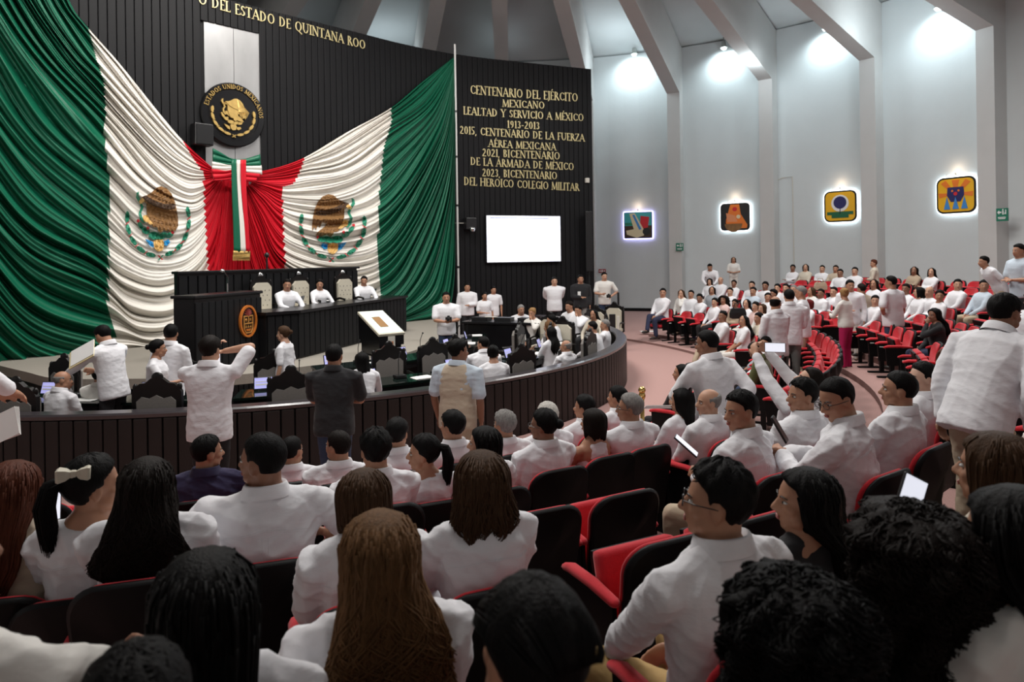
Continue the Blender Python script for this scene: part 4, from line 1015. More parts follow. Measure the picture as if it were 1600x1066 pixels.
# ================================================================== PEOPLE
SC2 = bpy.data.scenes.new('scratch')
def remesh_many(items):
    """items: list of (Geo, voxel, smooth iterations, name, mats) -> meshes"""
    obs = []
    for g, vox, it, name, mats in items:
        me = g.mesh(name, mats); o = bpy.data.objects.new('tmp', me); SC2.collection.objects.link(o)
        m = o.modifiers.new('r', 'REMESH'); m.mode = 'VOXEL'; m.voxel_size = vox; m.use_smooth_shade = True
        m2 = o.modifiers.new('s', 'SMOOTH'); m2.iterations = it; m2.factor = .5
        obs.append(o)
    vl = SC2.view_layers[0]; vl.update(); dg = vl.depsgraph; out = []
    for o, (g, vox, it, name, mats) in zip(obs, items):
        me = bpy.data.meshes.new_from_object(o.evaluated_get(dg), preserve_all_data_layers=False, depsgraph=dg); me.name = name
        me.materials.clear()
        for mm in mats: me.materials.append(mm)
        out.append(me)
    for o in obs:
        m_ = o.data; bpy.data.objects.remove(o); bpy.data.meshes.remove(m_)
    return out
def ik(S, T, l1, l2, pole):
    S, T = Vector(S), Vector(T); d = T - S; L_ = d.length
    if L_ > (l1 + l2) * .995: T = S + d * ((l1 + l2) * .995 / L_); d = T - S; L_ = d.length
    if L_ < abs(l1 - l2) + .02: T = S + d.normalized() * (abs(l1 - l2) + .02); d = T - S; L_ = d.length
    a = (l1 * l1 - l2 * l2 + L_ * L_) / (2 * L_); h = math.sqrt(max(0, l1 * l1 - a * a)); u = d.normalized()
    p = Vector(pole); p = p - u * p.dot(u); p = p.normalized() if p.length > 1e-5 else Vector((0, 0, -1))
    return S + u * a + p * h, T
ARM = {'lap': ((.07, .30, .03), (1, -.5, -.6)), 'knee': ((.13, .42, .0), (1, -.3, -.7)), 'phone': ((.05, .30, .20), (1, -.4, -.8)), 'cross': ((-.11, .17, .22), (1, .1, -.7)), 'side': ((.25, .05, -.10), (.6, -1, 0)),
       'sidef': ((.22, .16, -.04), (.6, -1, 0)), 'photo': ((.04, .22, .60), (.3, .2, -1)), 'high': ((.10, .42, .72), (.7, .3, -.8)), 'back': ((.03, -.17, .06), (1, -.8, 0)), 'desk': ((.12, .40, .16), (1, -.2, -.7)), 'hip': ((.17, .06, .05), (1, -.5, .1)),
       'cheek': ((.05, .14, .50), (.8, .3, -1)), 'rest': ((.27, .26, .16), (1, -.5, -.5)), 'belly': ((.02, .20, .14), (1, -.5, -.5)), 'camera': ((.05, .26, .14), (1, -.5, -.4)), 'reach': ((.18, .50, .22), (1, -.2, -.8)), 'wide': ((.42, .10, .20), (.3, -1, -.3)),
       'elbowout': ((.07, .16, .60), (1, -.1, .05))}
def skeleton(p):
    """p: dict sit, lean, twist, head=(yaw,pitch,roll), L, R (arm keys), fem, fat, legs"""
    k = {}; sit = p.get('sit', True); fem = p.get('fem', False)
    pel = Vector((0, -.06, .52)) if sit else Vector((0, 0, .95))
    Rt = Matrix.Rotation(R(p.get('twist', 0)), 3, 'Z') @ Matrix.Rotation(R(-p.get('lean', 2)), 3, 'X') @ Matrix.Rotation(R(p.get('tilt', 0)), 3, 'Y')
    k['pel'], k['Rt'] = pel, Rt; T = lambda x, y, z: pel + Rt @ Vector((x, y, z)); k['T'] = T
    sh = .184 if fem else .212; sh *= 1 + .17 * p.get('fat', 0)
    k['sh'] = sh
    for s, nm in ((-1, 'L'), (1, 'R')):
        key = p.get(nm, 'lap'); tgt, pole = ARM[key] if isinstance(key, str) else key
        S = T(s * sh, -.005, .420); Tg = T(s * tgt[0], tgt[1], tgt[2]); E, Wp = ik(S, Tg, .285, .25, Rt @ Vector((s * pole[0], pole[1], pole[2])))
        k['arm' + nm] = (S, E, Wp)
        H = pel + Vector((s * .085, 0, -.03))
        lg = p.get('legs', 'std')
        if sit:
            K = H + Vector((s * (.09 if not fem else .03), .42, .0)); F = K + Vector((0, -.04, -.42))
            if lg == 'cross' and s == 1: K = H + Vector((-.06, .42, .08)); F = K + Vector((-.12, .18, -.34))
        else:
            F = Vector((s * .10, 0, .08)); K = Vector((s * .09, .02, .50))
            if lg == 'walk': F = Vector((s * .09, .22 if s == 1 else -.22, .09)); K = Vector((s * .09, .16 if s == 1 else .02, .50))
            if lg == 'wide': F = Vector((s * .19, 0, .08)); K = Vector((s * .14, .03, .50))
        k['leg' + nm] = (H, K, F)
    nb = T(0, -.01, .50); hy, hp, hr = p.get('head', (0, 0, 0))
    Rh = Rt.to_4x4().to_3x3() if abs(p.get('lean', 2)) < 14 else Matrix.Rotation(R(p.get('twist', 0)), 3, 'Z') @ Matrix.Rotation(R(-p.get('lean', 2) * .45), 3, 'X')
    Rh = Rh @ Matrix.Rotation(R(hy), 3, 'Z') @ Matrix.Rotation(R(-hp), 3, 'X') @ Matrix.Rotation(R(hr), 3, 'Y')
    hj = nb + Rt @ Vector((0, .008, .030)); hc = hj + Rh @ Vector((0, .018, .092))
    k['nb'], k['hj'], k['Rh'], k['hc'] = nb, hj, Rh, hc
    k['Mh'] = Matrix.Translation(hc) @ Rh.to_4x4()
    k['top'] = hc + Rh @ Vector((0, -.012, .115)) if abs(hp) < 25 else hc + Vector((0, -.0, .115))
    return k
def torso_rings(k, rows, n=20):
    out = []
    for z, rx, ry, yo in rows:
        out.append([tuple(k['T'](rx * (abs(math.cos(a)) ** .85) * (1 if math.cos(a) > 0 else -1), yo + ry * (abs(math.sin(a)) ** .9) * (1 if math.sin(a) > 0 else -1), z)) for a in [2 * math.pi * i / n for i in range(n)]])
    return out
def hand_geo(g, Wp, d, palm_n, side, lod, curl=35):
    """palm + four fingers + thumb; d finger direction, palm_n palm normal, side = +1 right"""
    d = Vector(d).normalized(); nn = Vector(palm_n); nn = (nn - d * nn.dot(d)).normalized(); x = d.cross(nn).normalized() * side
    M = Matrix.Identity(3); M.col[0], M.col[1], M.col[2] = x, d, nn
    g.ell(Wp + d * .05, (.040, .055, .017), M, 10, 7)
    if lod == 2: g.ell(Wp + d * .11, (.034, .045, .015), M, 8, 5); g.tube([Wp + d * .03 - x * .03, Wp + d * .07 - x * .055 + nn * .01], [.013, .009], 6); return
    for i, (o, ln) in enumerate(((-.028, .070), (-.010, .080), (.010, .074), (.027, .058))):
        b = Wp + d * .088 + x * o; c = R(curl); d1 = (d * math.cos(c * .5) + nn * math.sin(c * .5)); d2 = (d * math.cos(c * 1.4) + nn * math.sin(c * 1.4))
        g.tube([b - d * .02, b, b + d1 * ln * .5, b + d1 * ln * .5 + d2 * ln * .5], [.0095, .0095, .0088, .0075], 6)
    b = Wp + d * .025 - x * .03; g.tube([b, b - x * .022 + d * .03 + nn * .008, b - x * .03 + d * .058 + nn * .02], [.014, .0115, .009], 6)
def body_geo(p, k, lod):
    fem = p.get('fem', False); fat = p.get('fat', 0); g = Geo(); f = 1 + .16 * fat
    rows = [(-.10, .12, .09, -.01), (-.03, .155, .105, -.01), (.06, .150 * f, .105 * f, 0), (.15, (.125 if fem else .14) * f, .095 * f, 0), (.26, .14 * f, .10 * f, 0), (.36, .15, .105, 0), (.43, .145, .09, -.005), (.49, .10, .065, -.01), (.54, .055, .052, -.008)]
    g.loft(torso_rings(k, rows))
    nb, hj, Mh = k['nb'], k['hj'], k['Mh']; rn = .052 if fem else .066
    g.tube([nb - (hj - nb) * .3 + k['Rt'] @ Vector((0, .01, 0)), nb, hj, k['hc'] + k['Rh'] @ Vector((0, -.02, -.03))], [rn * 1.08, rn * 1.04, rn, rn * .95], 12)
    Rh = k['Rh']; hcp = lambda x, y, z: k['hc'] + Rh @ Vector((x, y, z)); w = .96 if fem else 1.0
    g.ell(hcp(0, -.012, .025), (.075 * w, .095, .088), Rh, 20, 14); g.ell(hcp(0, .022, -.035), (.058 * w, .066, .075), Rh, 16, 12)
    g.ell(hcp(0, .060, -.088), (.024, .020, .018), Rh, 10, 8); g.ell(hcp(0, .066, .022), (.048, .020, .016), Rh, 12, 8)
    g.tube([hcp(0, .080, .012), hcp(0, .093, -.008), hcp(0, .102, -.026)], [.009, .011, .0145], 8)
    for s in (-1, 1):
        g.ell(hcp(s * .034, .050, -.022), (.026, .028, .026), Rh, 10, 8); g.ell(hcp(s * .014, .090, -.028), (.009, .010, .007), Rh, 8, 6)
        g.ell(hcp(s * .077 * w, -.006, -.008), (.010, .020, .032), Rh, 10, 8); g.ell(hcp(s * .045, .03, -.06), (.022, .03, .025), Rh, 8, 6)
    g.ell(hcp(0, .080, -.054), (.023, .012, .006), Rh, 10, 6); g.ell(hcp(0, .077, -.066), (.020, .012, .007), Rh, 10, 6)
    ar = .85 if fem else 1.0; ar *= 1 + .12 * fat
    for s, nm in ((-1, 'L'), (1, 'R')):
        S, E, Wp = k['arm' + nm]; In = S + (k['T'](0, 0, .42) - S) * .3
        g.tube([In, S, S.lerp(E, .5), E], [.048 * ar, .052 * ar, .044 * ar, .037 * ar], 10)
        g.tube([E, E.lerp(Wp, .35), Wp], [.038 * ar, .038 * ar, .026 * ar], 10)
        d = (Wp - E).normalized(); key = p.get(nm, 'lap')
        pn = k['Rt'] @ Vector((-s * .6, .1, -.5)) if key not in ('photo', 'high', 'phone', 'camera') else k['Rt'] @ Vector((-s * .9, .3, .3))
        if key in ('phone', 'camera', 'photo', 'high'): d = (d + k['Rt'] @ Vector((-s * .35, .35, .5))).normalized()
        hand_geo(g, Wp, d, pn, s, lod, 75 if key in ('phone', 'camera', 'photo', 'high', 'knee') else 40)
        H, K, F = k['leg' + nm]
        g.tube([H, H.lerp(K, .5), K], [.078, .070, .052], 10); g.tube([K, K.lerp(F, .3), F], [.052, .050, .036], 10)
        g.ell(F + Vector((0, .06, -.035)), (.04, .11, .035), None, 8, 6)
    return g
def shirt_geo(p, k, lod):
    fem = p.get('fem', False); fat = p.get('fat', 0); f = 1 + .17 * fat; sl = p.get('sleeve', 'long'); g = Geo(); sit = p.get('sit', True)
    hem = -.06 if (sit or p.get('tuck')) else -.17
    hw = .185 if not fem else .175; fs = 1 + .16 * fat
    rows = [(hem, hw * f, .135 * f, .0), (hem + .06, .186 * f, .137 * f, 0), (.04, .182 * f, .138 * f, .004), (.14, (.15 if fem else .172) * f, .125 * f, 0), (.25, (.160 if fem else .186) * f, .130 * f, .004 if not fem else .012), (.34, .172 if fem else .204, .134, .004 if not fem else .016), (.41, .210 if not fem else .168, .118, 0), (.455, .160 if not fem else .130, .094, -.005), (.488, .102, .080, -.012), (.503, .080, .072, -.012)] if not fem else [(hem, hw * f, .135 * f, .0), (hem + .06, .186 * f, .137 * f, 0), (.04, .182 * f, .138 * f, .004), (.14, .15 * f, .125 * f, 0), (.25, .160 * f, .128 * f, .012), (.34, .180 * fs, .13, .016), (.41, .180 * fs, .115, 0), (.455, .130, .092, -.005), (.482, .10, .078, -.01)]
    if not fem: rows = [(z, rx * (fs if .3 < z < .47 else 1), ry, yo) for z, rx, ry, yo in rows]
    if sl == 'none' : rows[-4:] = [(.41, .135, .105, 0), (.46, .115, .085, -.005), (.49, .09, .07, -.01)]
    if p.get('vest'): rows[-4:] = [(.41, .205, .128, 0), (.46, .165, .104, -.005), (.50, .118, .084, -.012)]
    g.loft(torso_rings(k, rows, 24))
    ar = (.92 if fem else 1.08) * (1 + .14 * fat); puff = p.get('puff', 0)
    for s, nm in ((-1, 'L'), (1, 'R')):
        S0 = k['arm' + nm][0]
        if sl != 'none': g.tube([k['T'](s * .03, -.012, .475), k['T'](s * .09, -.012, .462), S0 + k['Rt'] @ Vector((-s * .01, 0, .012))], [.055, .052, .048], 10)
        if sl == 'none': continue
        S, E, Wp = k['arm' + nm]; In = S + (k['T'](0, 0, .40) - S) * .35
        if sl == 'short': g.tube([In, S, S.lerp(E, .45), S.lerp(E, .80)], [.056 * ar, .060 * ar, .060 * ar + puff * .02, .062 * ar], 12)
        else:
            g.tube([In, S, S.lerp(E, .5), E], [.056 * ar, .060 * ar + puff * .02, .058 * ar + puff * .025, .052 * ar + puff * .02], 12)
            g.tube([E, E.lerp(Wp, .4), E.lerp(Wp, .93)], [.052 * ar + puff * .02, .048 * ar + puff * .015, .038 * ar], 12)
    return g
def lower_geo(p, k, lod):
    g = Geo(); sit = p.get('sit', True); fat = p.get('fat', 0); f = 1 + .12 * fat; kind = p.get('low', 'trousers')
    g.loft(torso_rings(k, [(-.13, .12, .10, -.01), (-.07, .165 * f, .12 * f, -.005), (0, .168 * f, .122 * f, 0), (.07, .152 * f, .112 * f, 0)]))
    if kind == 'skirt' and not sit:
        n = 20; rr = [(.9, .16, .12), (.7, .17, .14), (.4, .165, .15), (.12, .17, .16)]
        g.loft([[(rx * math.cos(2 * math.pi * i / n), ry * math.sin(2 * math.pi * i / n), z) for i in range(n)] for z, rx, ry in rr]); return g
    for nm in 'LR':
        H, K, F = k['leg' + nm]; g.tube([H, H.lerp(K, .5), K], [.094 * f, .084 * f, .066], 12); g.tube([K, K.lerp(F, .4), F + (F - K).normalized() * -.01], [.066, .063, .058], 12)
    return g
def shoes_geo(k):
    g = Geo()
    for nm in 'LR':
        H, K, F = k['leg' + nm]; g.ell(F + Vector((0, .055, -.042)), (.045, .13, .04), None, 12, 7); g.ell(F + Vector((0, -.02, -.01)), (.042, .05, .05), None, 10, 6)
    return g
def wrinkle(me, amp, seed, freq=1.0):
    n = len(me.vertices); co = np.empty(n * 3); me.vertices.foreach_get('co', co); co = co.reshape(-1, 3); nr = np.empty(n * 3); me.vertex_normals.foreach_get('vector', nr); nr = nr.reshape(-1, 3)
    rs = np.random.RandomState(seed); h = np.zeros(n)
    wp = co + .05 * np.sin(co[:, [1, 2, 0]] * 9 * freq + seed)
    for i in range(7):
        d = rs.normal(size=3); d /= np.linalg.norm(d); d[2] *= 1.5; fr = rs.uniform(14, 42) * freq
        v = np.sin(wp @ d * fr + rs.uniform(0, 6) + 1.3 * np.sin(wp @ rs.normal(size=3) * 7)); h += (1 - np.abs(v)) ** 2 * (24 / fr)
    h -= h.mean(); co += nr * (h * amp / 2.2)[:, None]; me.vertices.foreach_set('co', co.ravel()); me.update()
# ---- hair
HAIRC = {'black': (.008, .007, .007), 'dark': (.018, .011, .008), 'brown': (.055, .028, .014), 'auburn': (.085, .025, .013), 'lbrown': (.13, .066, .028), 'blond': (.30, .17, .07), 'grey': (.22, .21, .20), 'white': (.5, .48, .44), 'red': (.12, .012, .012)}
def hairmat(c):
    nm = 'hair_' + c
    if nm in MATS: return MATS[nm]
    return mat(nm, tuple(v * .4 for v in HAIRC[c]) if c in ('black', 'dark') else HAIRC[c], .6, noise=(28, .6, (3, 3, .6)), bump=(60, .3, (3, 3, .4)), spec=.12)
def cap_geo(g, th, lod, style, rnd, bald=0, yaw_bias=0):
    n, m = ((44, 30), (26, 18), (16, 11))[lod]; rings = []
    ph = [rnd.uniform(0, 6) for _ in range(6)]
    for i in range(m + 1):
        t = math.pi * (i + .02) / (m + .04); ring = []
        for j in range(n):
            a = 2 * math.pi * j / n; dx, dy, dz = math.sin(t) * math.cos(a), math.sin(t) * math.sin(a), math.cos(t)
            x, y, z = .077 * dx, -.012 + .097 * dy, .027 + .091 * dz
            zl = interp(y, [-.115, -.06, -.036, -.024, .0, .012, .028, .055, .09], [-.085, -.07, -.045, .022, .028, .005, .052, .074, .086] if style != 'female' else [-.10, -.09, -.06, -.01, .012, .012, .05, .068, .080])
            if bald: 
                zt = .055 - .0 * y
                mk = sstep((z - zl) / .012 + .5) * sstep((zt - z) / .02 + .5) if bald == 1 else sstep((z - zl) / .012 + .5) * sstep((zt - z + max(0, -y) * .3) / .02 + .5)
            else: mk = sstep((z - zl) / .024 + .5)
            lump = 1 + (.25 * math.sin(9 * a + 5 * t + ph[0]) + .18 * math.sin(17 * a - 6 * t + ph[1]) + .15 * math.sin(31 * a + 9 * t + ph[2])) * (.8 if th > .012 else .5)
            tt = th * (.45 + .75 * sstep((z + .03) / .09)) * (1 + .4 * max(0, dz)) * lump * (1 - .55 * sstep((y - .04) / .04))
            o = lerp(-.022 if bald else -.011, tt, mk)
            ring.append((x + dx * o, y + dy * o, z + dz * o))
        rings.append(ring)
    g.loft(rings)
def long_geo(g, L_, wid, lod, rnd, wave=.0, ybot=-.10, thick=.055, curly=0, front=.02):
    n, m = ((60, 34), (32, 18), (18, 10))[lod]; rings = []; ph = [rnd.uniform(0, 6) for _ in range(8)]
    for i in range(m + 1):
        f = i / m; z = lerp(.122, -L_, f ** .95)
        if z > -.02:
            q = max(0, 1 - ((z - .027) / .098) ** 2) if z > .027 else 1.0; q = math.sqrt(q); rx, ry, yc = .094 * q + .004, .108 * q + .004, -.016
        else:
            e = min(1, (-.02 - z) / .14); e2 = (-.02 - z) / max(.01, L_ - .02)
            rx = lerp(.098, wid, sstep(e2 * 1.2)); ry = lerp(.108, thick, sstep(e)); yc = lerp(-.016, ybot, sstep(e))
        rx += curly * .05 * (1 if z < .08 else .6); ry += curly * .035
        ylim = interp(z, [-.3, -.10, .02, .07, .085, .13], [front - .05, front - .01, front + .01, .05, .12, .2])
        tail = 1 - .55 * sstep((f - .80) / .2); ring = []
        for j in range(n):
            a = 2 * math.pi * j / n
            r_ = 1 + .035 * math.sin(11 * a + ph[0] + 3 * f) + .03 * math.sin(23 * a + ph[1] - 4 * f) + .02 * math.sin(41 * a + ph[2])
            if curly: r_ += .09 * math.sin(7 * a + 9 * f * 3 + ph[3]) * math.sin(5 * a - 16 * f + ph[4]) + .06 * math.sin(11 * a + 24 * f + ph[5]) + .05 * math.sin(15 * a + 31 * f + ph[5])
            x = rx * tail * r_ * math.cos(a) + wave * math.sin(f * 14 + ph[6] + a) * f; y = yc + ry * r_ * math.sin(a) * (tail if z < -.1 else 1)
            ring.append((x, min(y, ylim), z - (.03 * math.sin(5 * a + ph[7]) + .02 * math.sin(13 * a)) * f ** 4))
        rings.append(ring)
    g.loft(rings)
    return rings
def strands(g, rings, rnd, cnt, wave, rad=.0035, curl=0, flare=0):
    n = len(rings[0]); m = len(rings)
    for c in range(cnt):
        j = rnd.uniform(.48, 1.02) * n if rnd.random() < (.85 if not curl else .7) else rnd.uniform(0, 1) * n
        i0 = rnd.uniform(.02, .35 if not curl else .6) * m; i1 = min(m - 1, i0 + (rnd.uniform(.45, .95) if not curl else rnd.uniform(.18, .5)) * m); off = rnd.uniform(1.0, 1.05); pts = []; rr = []
        p1, p2 = rnd.uniform(0, 6), rnd.uniform(6, 11); S_ = 26 if curl else 9
        for s_ in range(S_ + 1):
            f = s_ / S_; ii = lerp(i0, i1, f); a = rings[int(ii)]; b = rings[min(m - 1, int(ii) + 1)]; fi = ii - int(ii)
            jj = (j + wave * 60 * .5 * math.sin(f * p2 + p1) * f * n / 60); q = int(jj) % n; q2 = (q + 1) % n; fj = jj - int(jj)
            P = (Vector(a[q]).lerp(Vector(a[q2]), fj)).lerp(Vector(b[q]).lerp(Vector(b[q2]), fj), fi)
            cen = Vector((0, P.y * .4 - .03, P.z)); out = (P - cen); out.z = 0; out = out.normalized() if out.length > 1e-4 else Vector((0, -1, 0))
            P = P + out * ((off - 1) * .12 + flare * f * f)
            if curl: P += Vector((math.cos(p1 + f * 30), math.sin(p1 + f * 30), .4 * math.sin(f * 24))) * curl * (.4 + f)
            pts.append(P); rr.append(rad * (1 - .75 * f) + .0006)
        g.tube(pts, rr, 4, dome=False)
HCACHE = {}
def hair_mesh(style, color, lod, seed):
    key = (style, lod, seed if lod == 0 else seed % 3)
    if key not in HCACHE:
        rnd = random.Random(hash(style) % 1000 + seed if False else sum(map(ord, style)) + seed * 31); g = Geo(); hi = lod == 0
        if style in ('short', 'shortv', 'fade'):
            v_ = style == 'shortv'; cap_geo(g, {'short': .009, 'shortv': .014, 'fade': .005}[style], lod, 'm', rnd)
            if lod < 2 and style != 'fade':
                for i in range((260 if hi else 90) if v_ else (200 if hi else 60)):
                    a = rnd.uniform(-math.pi, math.pi); t = rnd.uniform(0, 1.15); d = Vector((math.sin(t) * math.cos(a), math.sin(t) * math.sin(a), math.cos(t)))
                    q_ = (.0 if v_ else -.004); P = Vector(((.088 + q_) * d.x, -.012 + (.108 + q_) * d.y, .03 + (.104 + q_) * d.z))
                    if P.y > .07: continue
                    T_ = Vector((rnd.uniform(-.5, .5), .6 - 1.2 * rnd.random(), -.15)); T_ = (T_ - d * T_.dot(d)).normalized()
                    g.tube([P - T_ * .012 - d * .003, P + d * .003, P + T_ * .018 + d * rnd.uniform(-.004, .005 if v_ else .001)], [.003, .0026, .0006], 4, dome=False)
        elif style == 'bald': cap_geo(g, .004, lod, 'm', rnd, bald=1)
        elif style == 'recede': cap_geo(g, .006, lod, 'm', rnd, bald=2)
        elif style == 'bob':
            r_ = long_geo(g, .125, .098, lod, rnd, 0, -.03, .085, front=.035)
            if hi: strands(g, r_, rnd, 240, .02, .003)
        elif style == 'bobflip':
            r_ = long_geo(g, .20, .125, lod, rnd, 0, -.045, .085, front=.03)
            if hi: strands(g, r_, rnd, 300, .03, .003, flare=.02)
        elif style in ('long', 'longstraight'):
            wv = .022 if style == 'long' else .002
            r_ = long_geo(g, .36, .175 if style == 'long' else .085, lod, rnd, wv * .6, -.085 if style != 'long' else -.115, .045 if style != 'long' else .05)
            if hi: strands(g, r_, rnd, 380, wv * 6, .0034, flare=.012 if style == 'long' else .002)
        elif style == 'verylong':
            r_ = long_geo(g, .50, .165, lod, rnd, .022, -.10, .045)
            if hi: strands(g, r_, rnd, 800, .22, .0034, flare=.03)
        elif style in ('curly', 'bigcurly'):
            c = 1.0 if style == 'curly' else 1.5
            r_ = long_geo(g, .22 if style == 'curly' else .34, .12 if style == 'curly' else .15, lod, rnd, .01, -.06, .08, curly=c)
            if lod == 0:
                strands(g, r_, rnd, 900, .10, .0026, curl=.012)
                for i in range(420):
                    a = rnd.uniform(-math.pi, math.pi); t = math.acos(rnd.uniform(.15, 1)); dd = Vector((math.sin(t) * math.cos(a), math.sin(t) * math.sin(a), math.cos(t)))
                    P = Vector(((.094 + .05 * c * .9) * dd.x, -.018 + (.108 + .035 * c) * dd.y, .02 + .104 * dd.z))
                    if P.y > .09: continue
                    T_ = Vector((rnd.uniform(-1, 1), rnd.uniform(-1, 1), -.6)); T_ = (T_ - dd * T_.dot(dd)).normalized(); B_ = dd.cross(T_); ph_ = rnd.uniform(0, 6); ra = rnd.uniform(.006, .012)
                    g.tube([P + T_ * (.05 * (q / 10 - .4)) + dd * (ra * math.cos(ph_ + q * .9)) + B_ * (ra * math.sin(ph_ + q * .9)) for q in range(11)], [.0028] * 9 + [.002, .0006], 4, dome=False)
        elif style in ('bun', 'pony', 'updo'):
            cap_geo(g, .010, lod, 'female', rnd)
            if style == 'bun': g.ell((0, -.125, .03), (.036, .034, .036), None, 14, 10)
            elif style == 'updo': g.ell((0, -.10, .075), (.05, .05, .045), None, 14, 10)
            else:
                pts = [(0, -.10, .05), (0, -.145, .04), (0, -.165, -.04), (0, -.155, -.14), (0, -.145, -.24)]; rr = [.022, .028, .034, .032, .012]
                g.tube(pts, rr, 12)
                if hi:
                    for i in range(60):
                        a = rnd.uniform(0, 6.28); pp = [Vector(p) + Vector((math.cos(a), math.sin(a), 0)) * r2 * 1.03 for p, r2 in zip(pts, rr)]
                        pp[-1] += Vector((rnd.uniform(-.02, .02), rnd.uniform(-.01, .01), rnd.uniform(-.06, .03))); g.tube(pp, [.003, .003, .003, .0025, .0005], 4, dome=False)
        elif style == 'pulled':
            cap_geo(g, .006, lod, 'female', rnd)
            if hi:
                for i in range(150):
                    a = rnd.uniform(-1.45, 1.45); pts = []
                    for s_ in range(7):
                        t = lerp(-.9, 1.5, s_ / 6); x = math.sin(a) * math.cos(t * .8); P = Vector((.0835 * math.sin(a) * max(.1, math.cos(t * .62)), -.012 - .1045 * math.sin(t) , .027 + .0985 * math.cos(t) * math.cos(a))); pts.append(P * 1.0)
                    g.tube(pts, [.0016] * 7, 4, dome=False)
        elif style == 'scarf':
            long_geo(g, .25, .10, lod, rnd, 0, -.05, .07, front=.05)
        HCACHE[key] = fixn(g.mesh('hair', hairmat('black'), True))
    return HCACHE[key]
SKIN = {'a': mat('skin_light', (.52, .29, .19), .55, noise=(20, .08)), 'b': mat('skin_tan', (.40, .20, .12), .55, noise=(20, .08)), 'c': mat('skin_brown', (.26, .12, .07), .5, noise=(20, .08)), 'd': mat('skin_pale', (.60, .37, .27), .55, noise=(20, .08))}
M_eye = mat('eye_white', (.6, .58, .55), .3); M_iris = mat('eye_dark', (.012, .008, .006), .25); M_lip = mat('lip', (.40, .11, .09), .45)
TOPC = {'white': (.77, .77, .80), 'cream': (.62, .56, .46), 'ivory': (.74, .72, .68), 'black': (.012, .012, .014), 'navy': (.022, .018, .06), 'olive': (.075, .085, .025), 'grey': (.33, .35, .38), 'tan': (.40, .31, .22), 'pink': (.70, .50, .47), 'lblue': (.52, .60, .68), 'beige': (.50, .41, .31), 'lilac': (.55, .45, .60)}
def topmat(c):
    return mat('cloth_' + c, TOPC[c], .9, bump=(7, .5, (1, 1, 2)), sheen=.1)
LOWC = {'black': (.012, .012, .014), 'beige': (.48, .39, .28), 'jeans': (.03, .05, .10), 'grey': (.20, .20, .19), 'khaki': (.40, .26, .10), 'white': (.66, .64, .60), 'magenta': (.42, .005, .08), 'navy': (.02, .025, .06)}
def lowmat(c): return mat('trouser_' + c, LOWC[c], .9, bump=(7, .4, (1, 1, 2)))
M_shoe = mat('shoe_leather', (.02, .015, .012), .4)
PCACHE = {}; NOTES = []
def face_parts(me, k, lod, fem):
    """eyes, brows and lips joined into the body mesh"""
    g = Geo(); n, m = ((12, 8), (8, 6), (6, 4))[lod]; M = k['Mh']; Rh = k['Rh']
    P = lambda x, y, z: k['hc'] + Rh @ Vector((x, y, z))
    for s in (-1, 1):
        g.ell(P(s * .030, .072, .004), (.0125, .0100, .0058), Rh, n, m, 1); g.ell(P(s * .030, .0805, .004), (.0055, .0030, .0055), Rh, n, m, 2)
        g.tube([P(s * .014, .086, .019), P(s * .031, .084, .025), P(s * .047, .070, .020)], [.0028, .0034, .0016], 5, 2)
    g.ell(P(0, .0895, -.055), (.021, .0045, .0035), Rh, n, m, 3); g.ell(P(0, .0885, -.0625), (.018, .005, .0045), Rh, n, m, 3)
    bm = bmesh.new(); bm.from_mesh(me); o = len(bm.verts); vs = [bm.verts.new(v) for v in g.v]
    for f, mi in zip(g.f, g.m):
        q = bm.faces.new([vs[i] for i in f]); q.material_index = mi; q.smooth = True
    bm.to_mesh(me); bm.free()
def get_person(p, lod):
    keys = ('sit', 'lean', 'twist', 'tilt', 'head', 'L', 'R', 'fem', 'fat', 'legs')
    bk = (lod,) + tuple(str(p.get(q)) for q in keys); sk = bk + (p.get('sleeve', 'long'), p.get('puff', 0), p.get('tuck'), 's'); lk = bk + (p.get('low', 'trousers'), 'l')
    k = skeleton(p); vox = (.0075, .011, .017)[lod]; it = (3, 2, 1)[lod]; jobs = []; names = []
    if bk not in PCACHE: jobs.append((body_geo(p, k, lod), vox, it, 'person', [SKIN['a'], M_eye, M_iris, M_lip])); names.append(bk)
    if sk not in PCACHE: jobs.append((shirt_geo(p, k, lod), vox * 1.25, it + 3, 'shirt', [topmat('white')])); names.append(sk)
    if lk not in PCACHE: jobs.append((lower_geo(p, k, lod), vox * 1.5, it + 2, 'trousers', [lowmat('black')])); names.append(lk)
    if jobs:
        for nm, me in zip(names, remesh_many(jobs)):
            if me.name.startswith('person'): face_parts(me, k, lod, p.get('fem'))
            if me.name.startswith('shirt') and lod < 2: wrinkle(me, (.0095 if p.get('sit', True) else .005) if lod == 0 else .0045, len(PCACHE), .8 if lod == 0 else 1.0)
            if me.name.startswith('trous') and lod < 2: wrinkle(me, .005, len(PCACHE) + 3)
            PCACHE[nm] = me
    shk = bk + ('shoe',)
    if shk not in PCACHE: PCACHE[shk] = fixn(shoes_geo(k).mesh('shoes', M_shoe, True))
    return k, PCACHE[bk], PCACHE[sk], PCACHE[lk], PCACHE[shk]
def setmat(o, i, m):
    o.material_slots[i].link = 'OBJECT'; o.material_slots[i].material = m
PEOPLE = []
from mathutils.bvhtree import BVHTree
SEAMC = {}
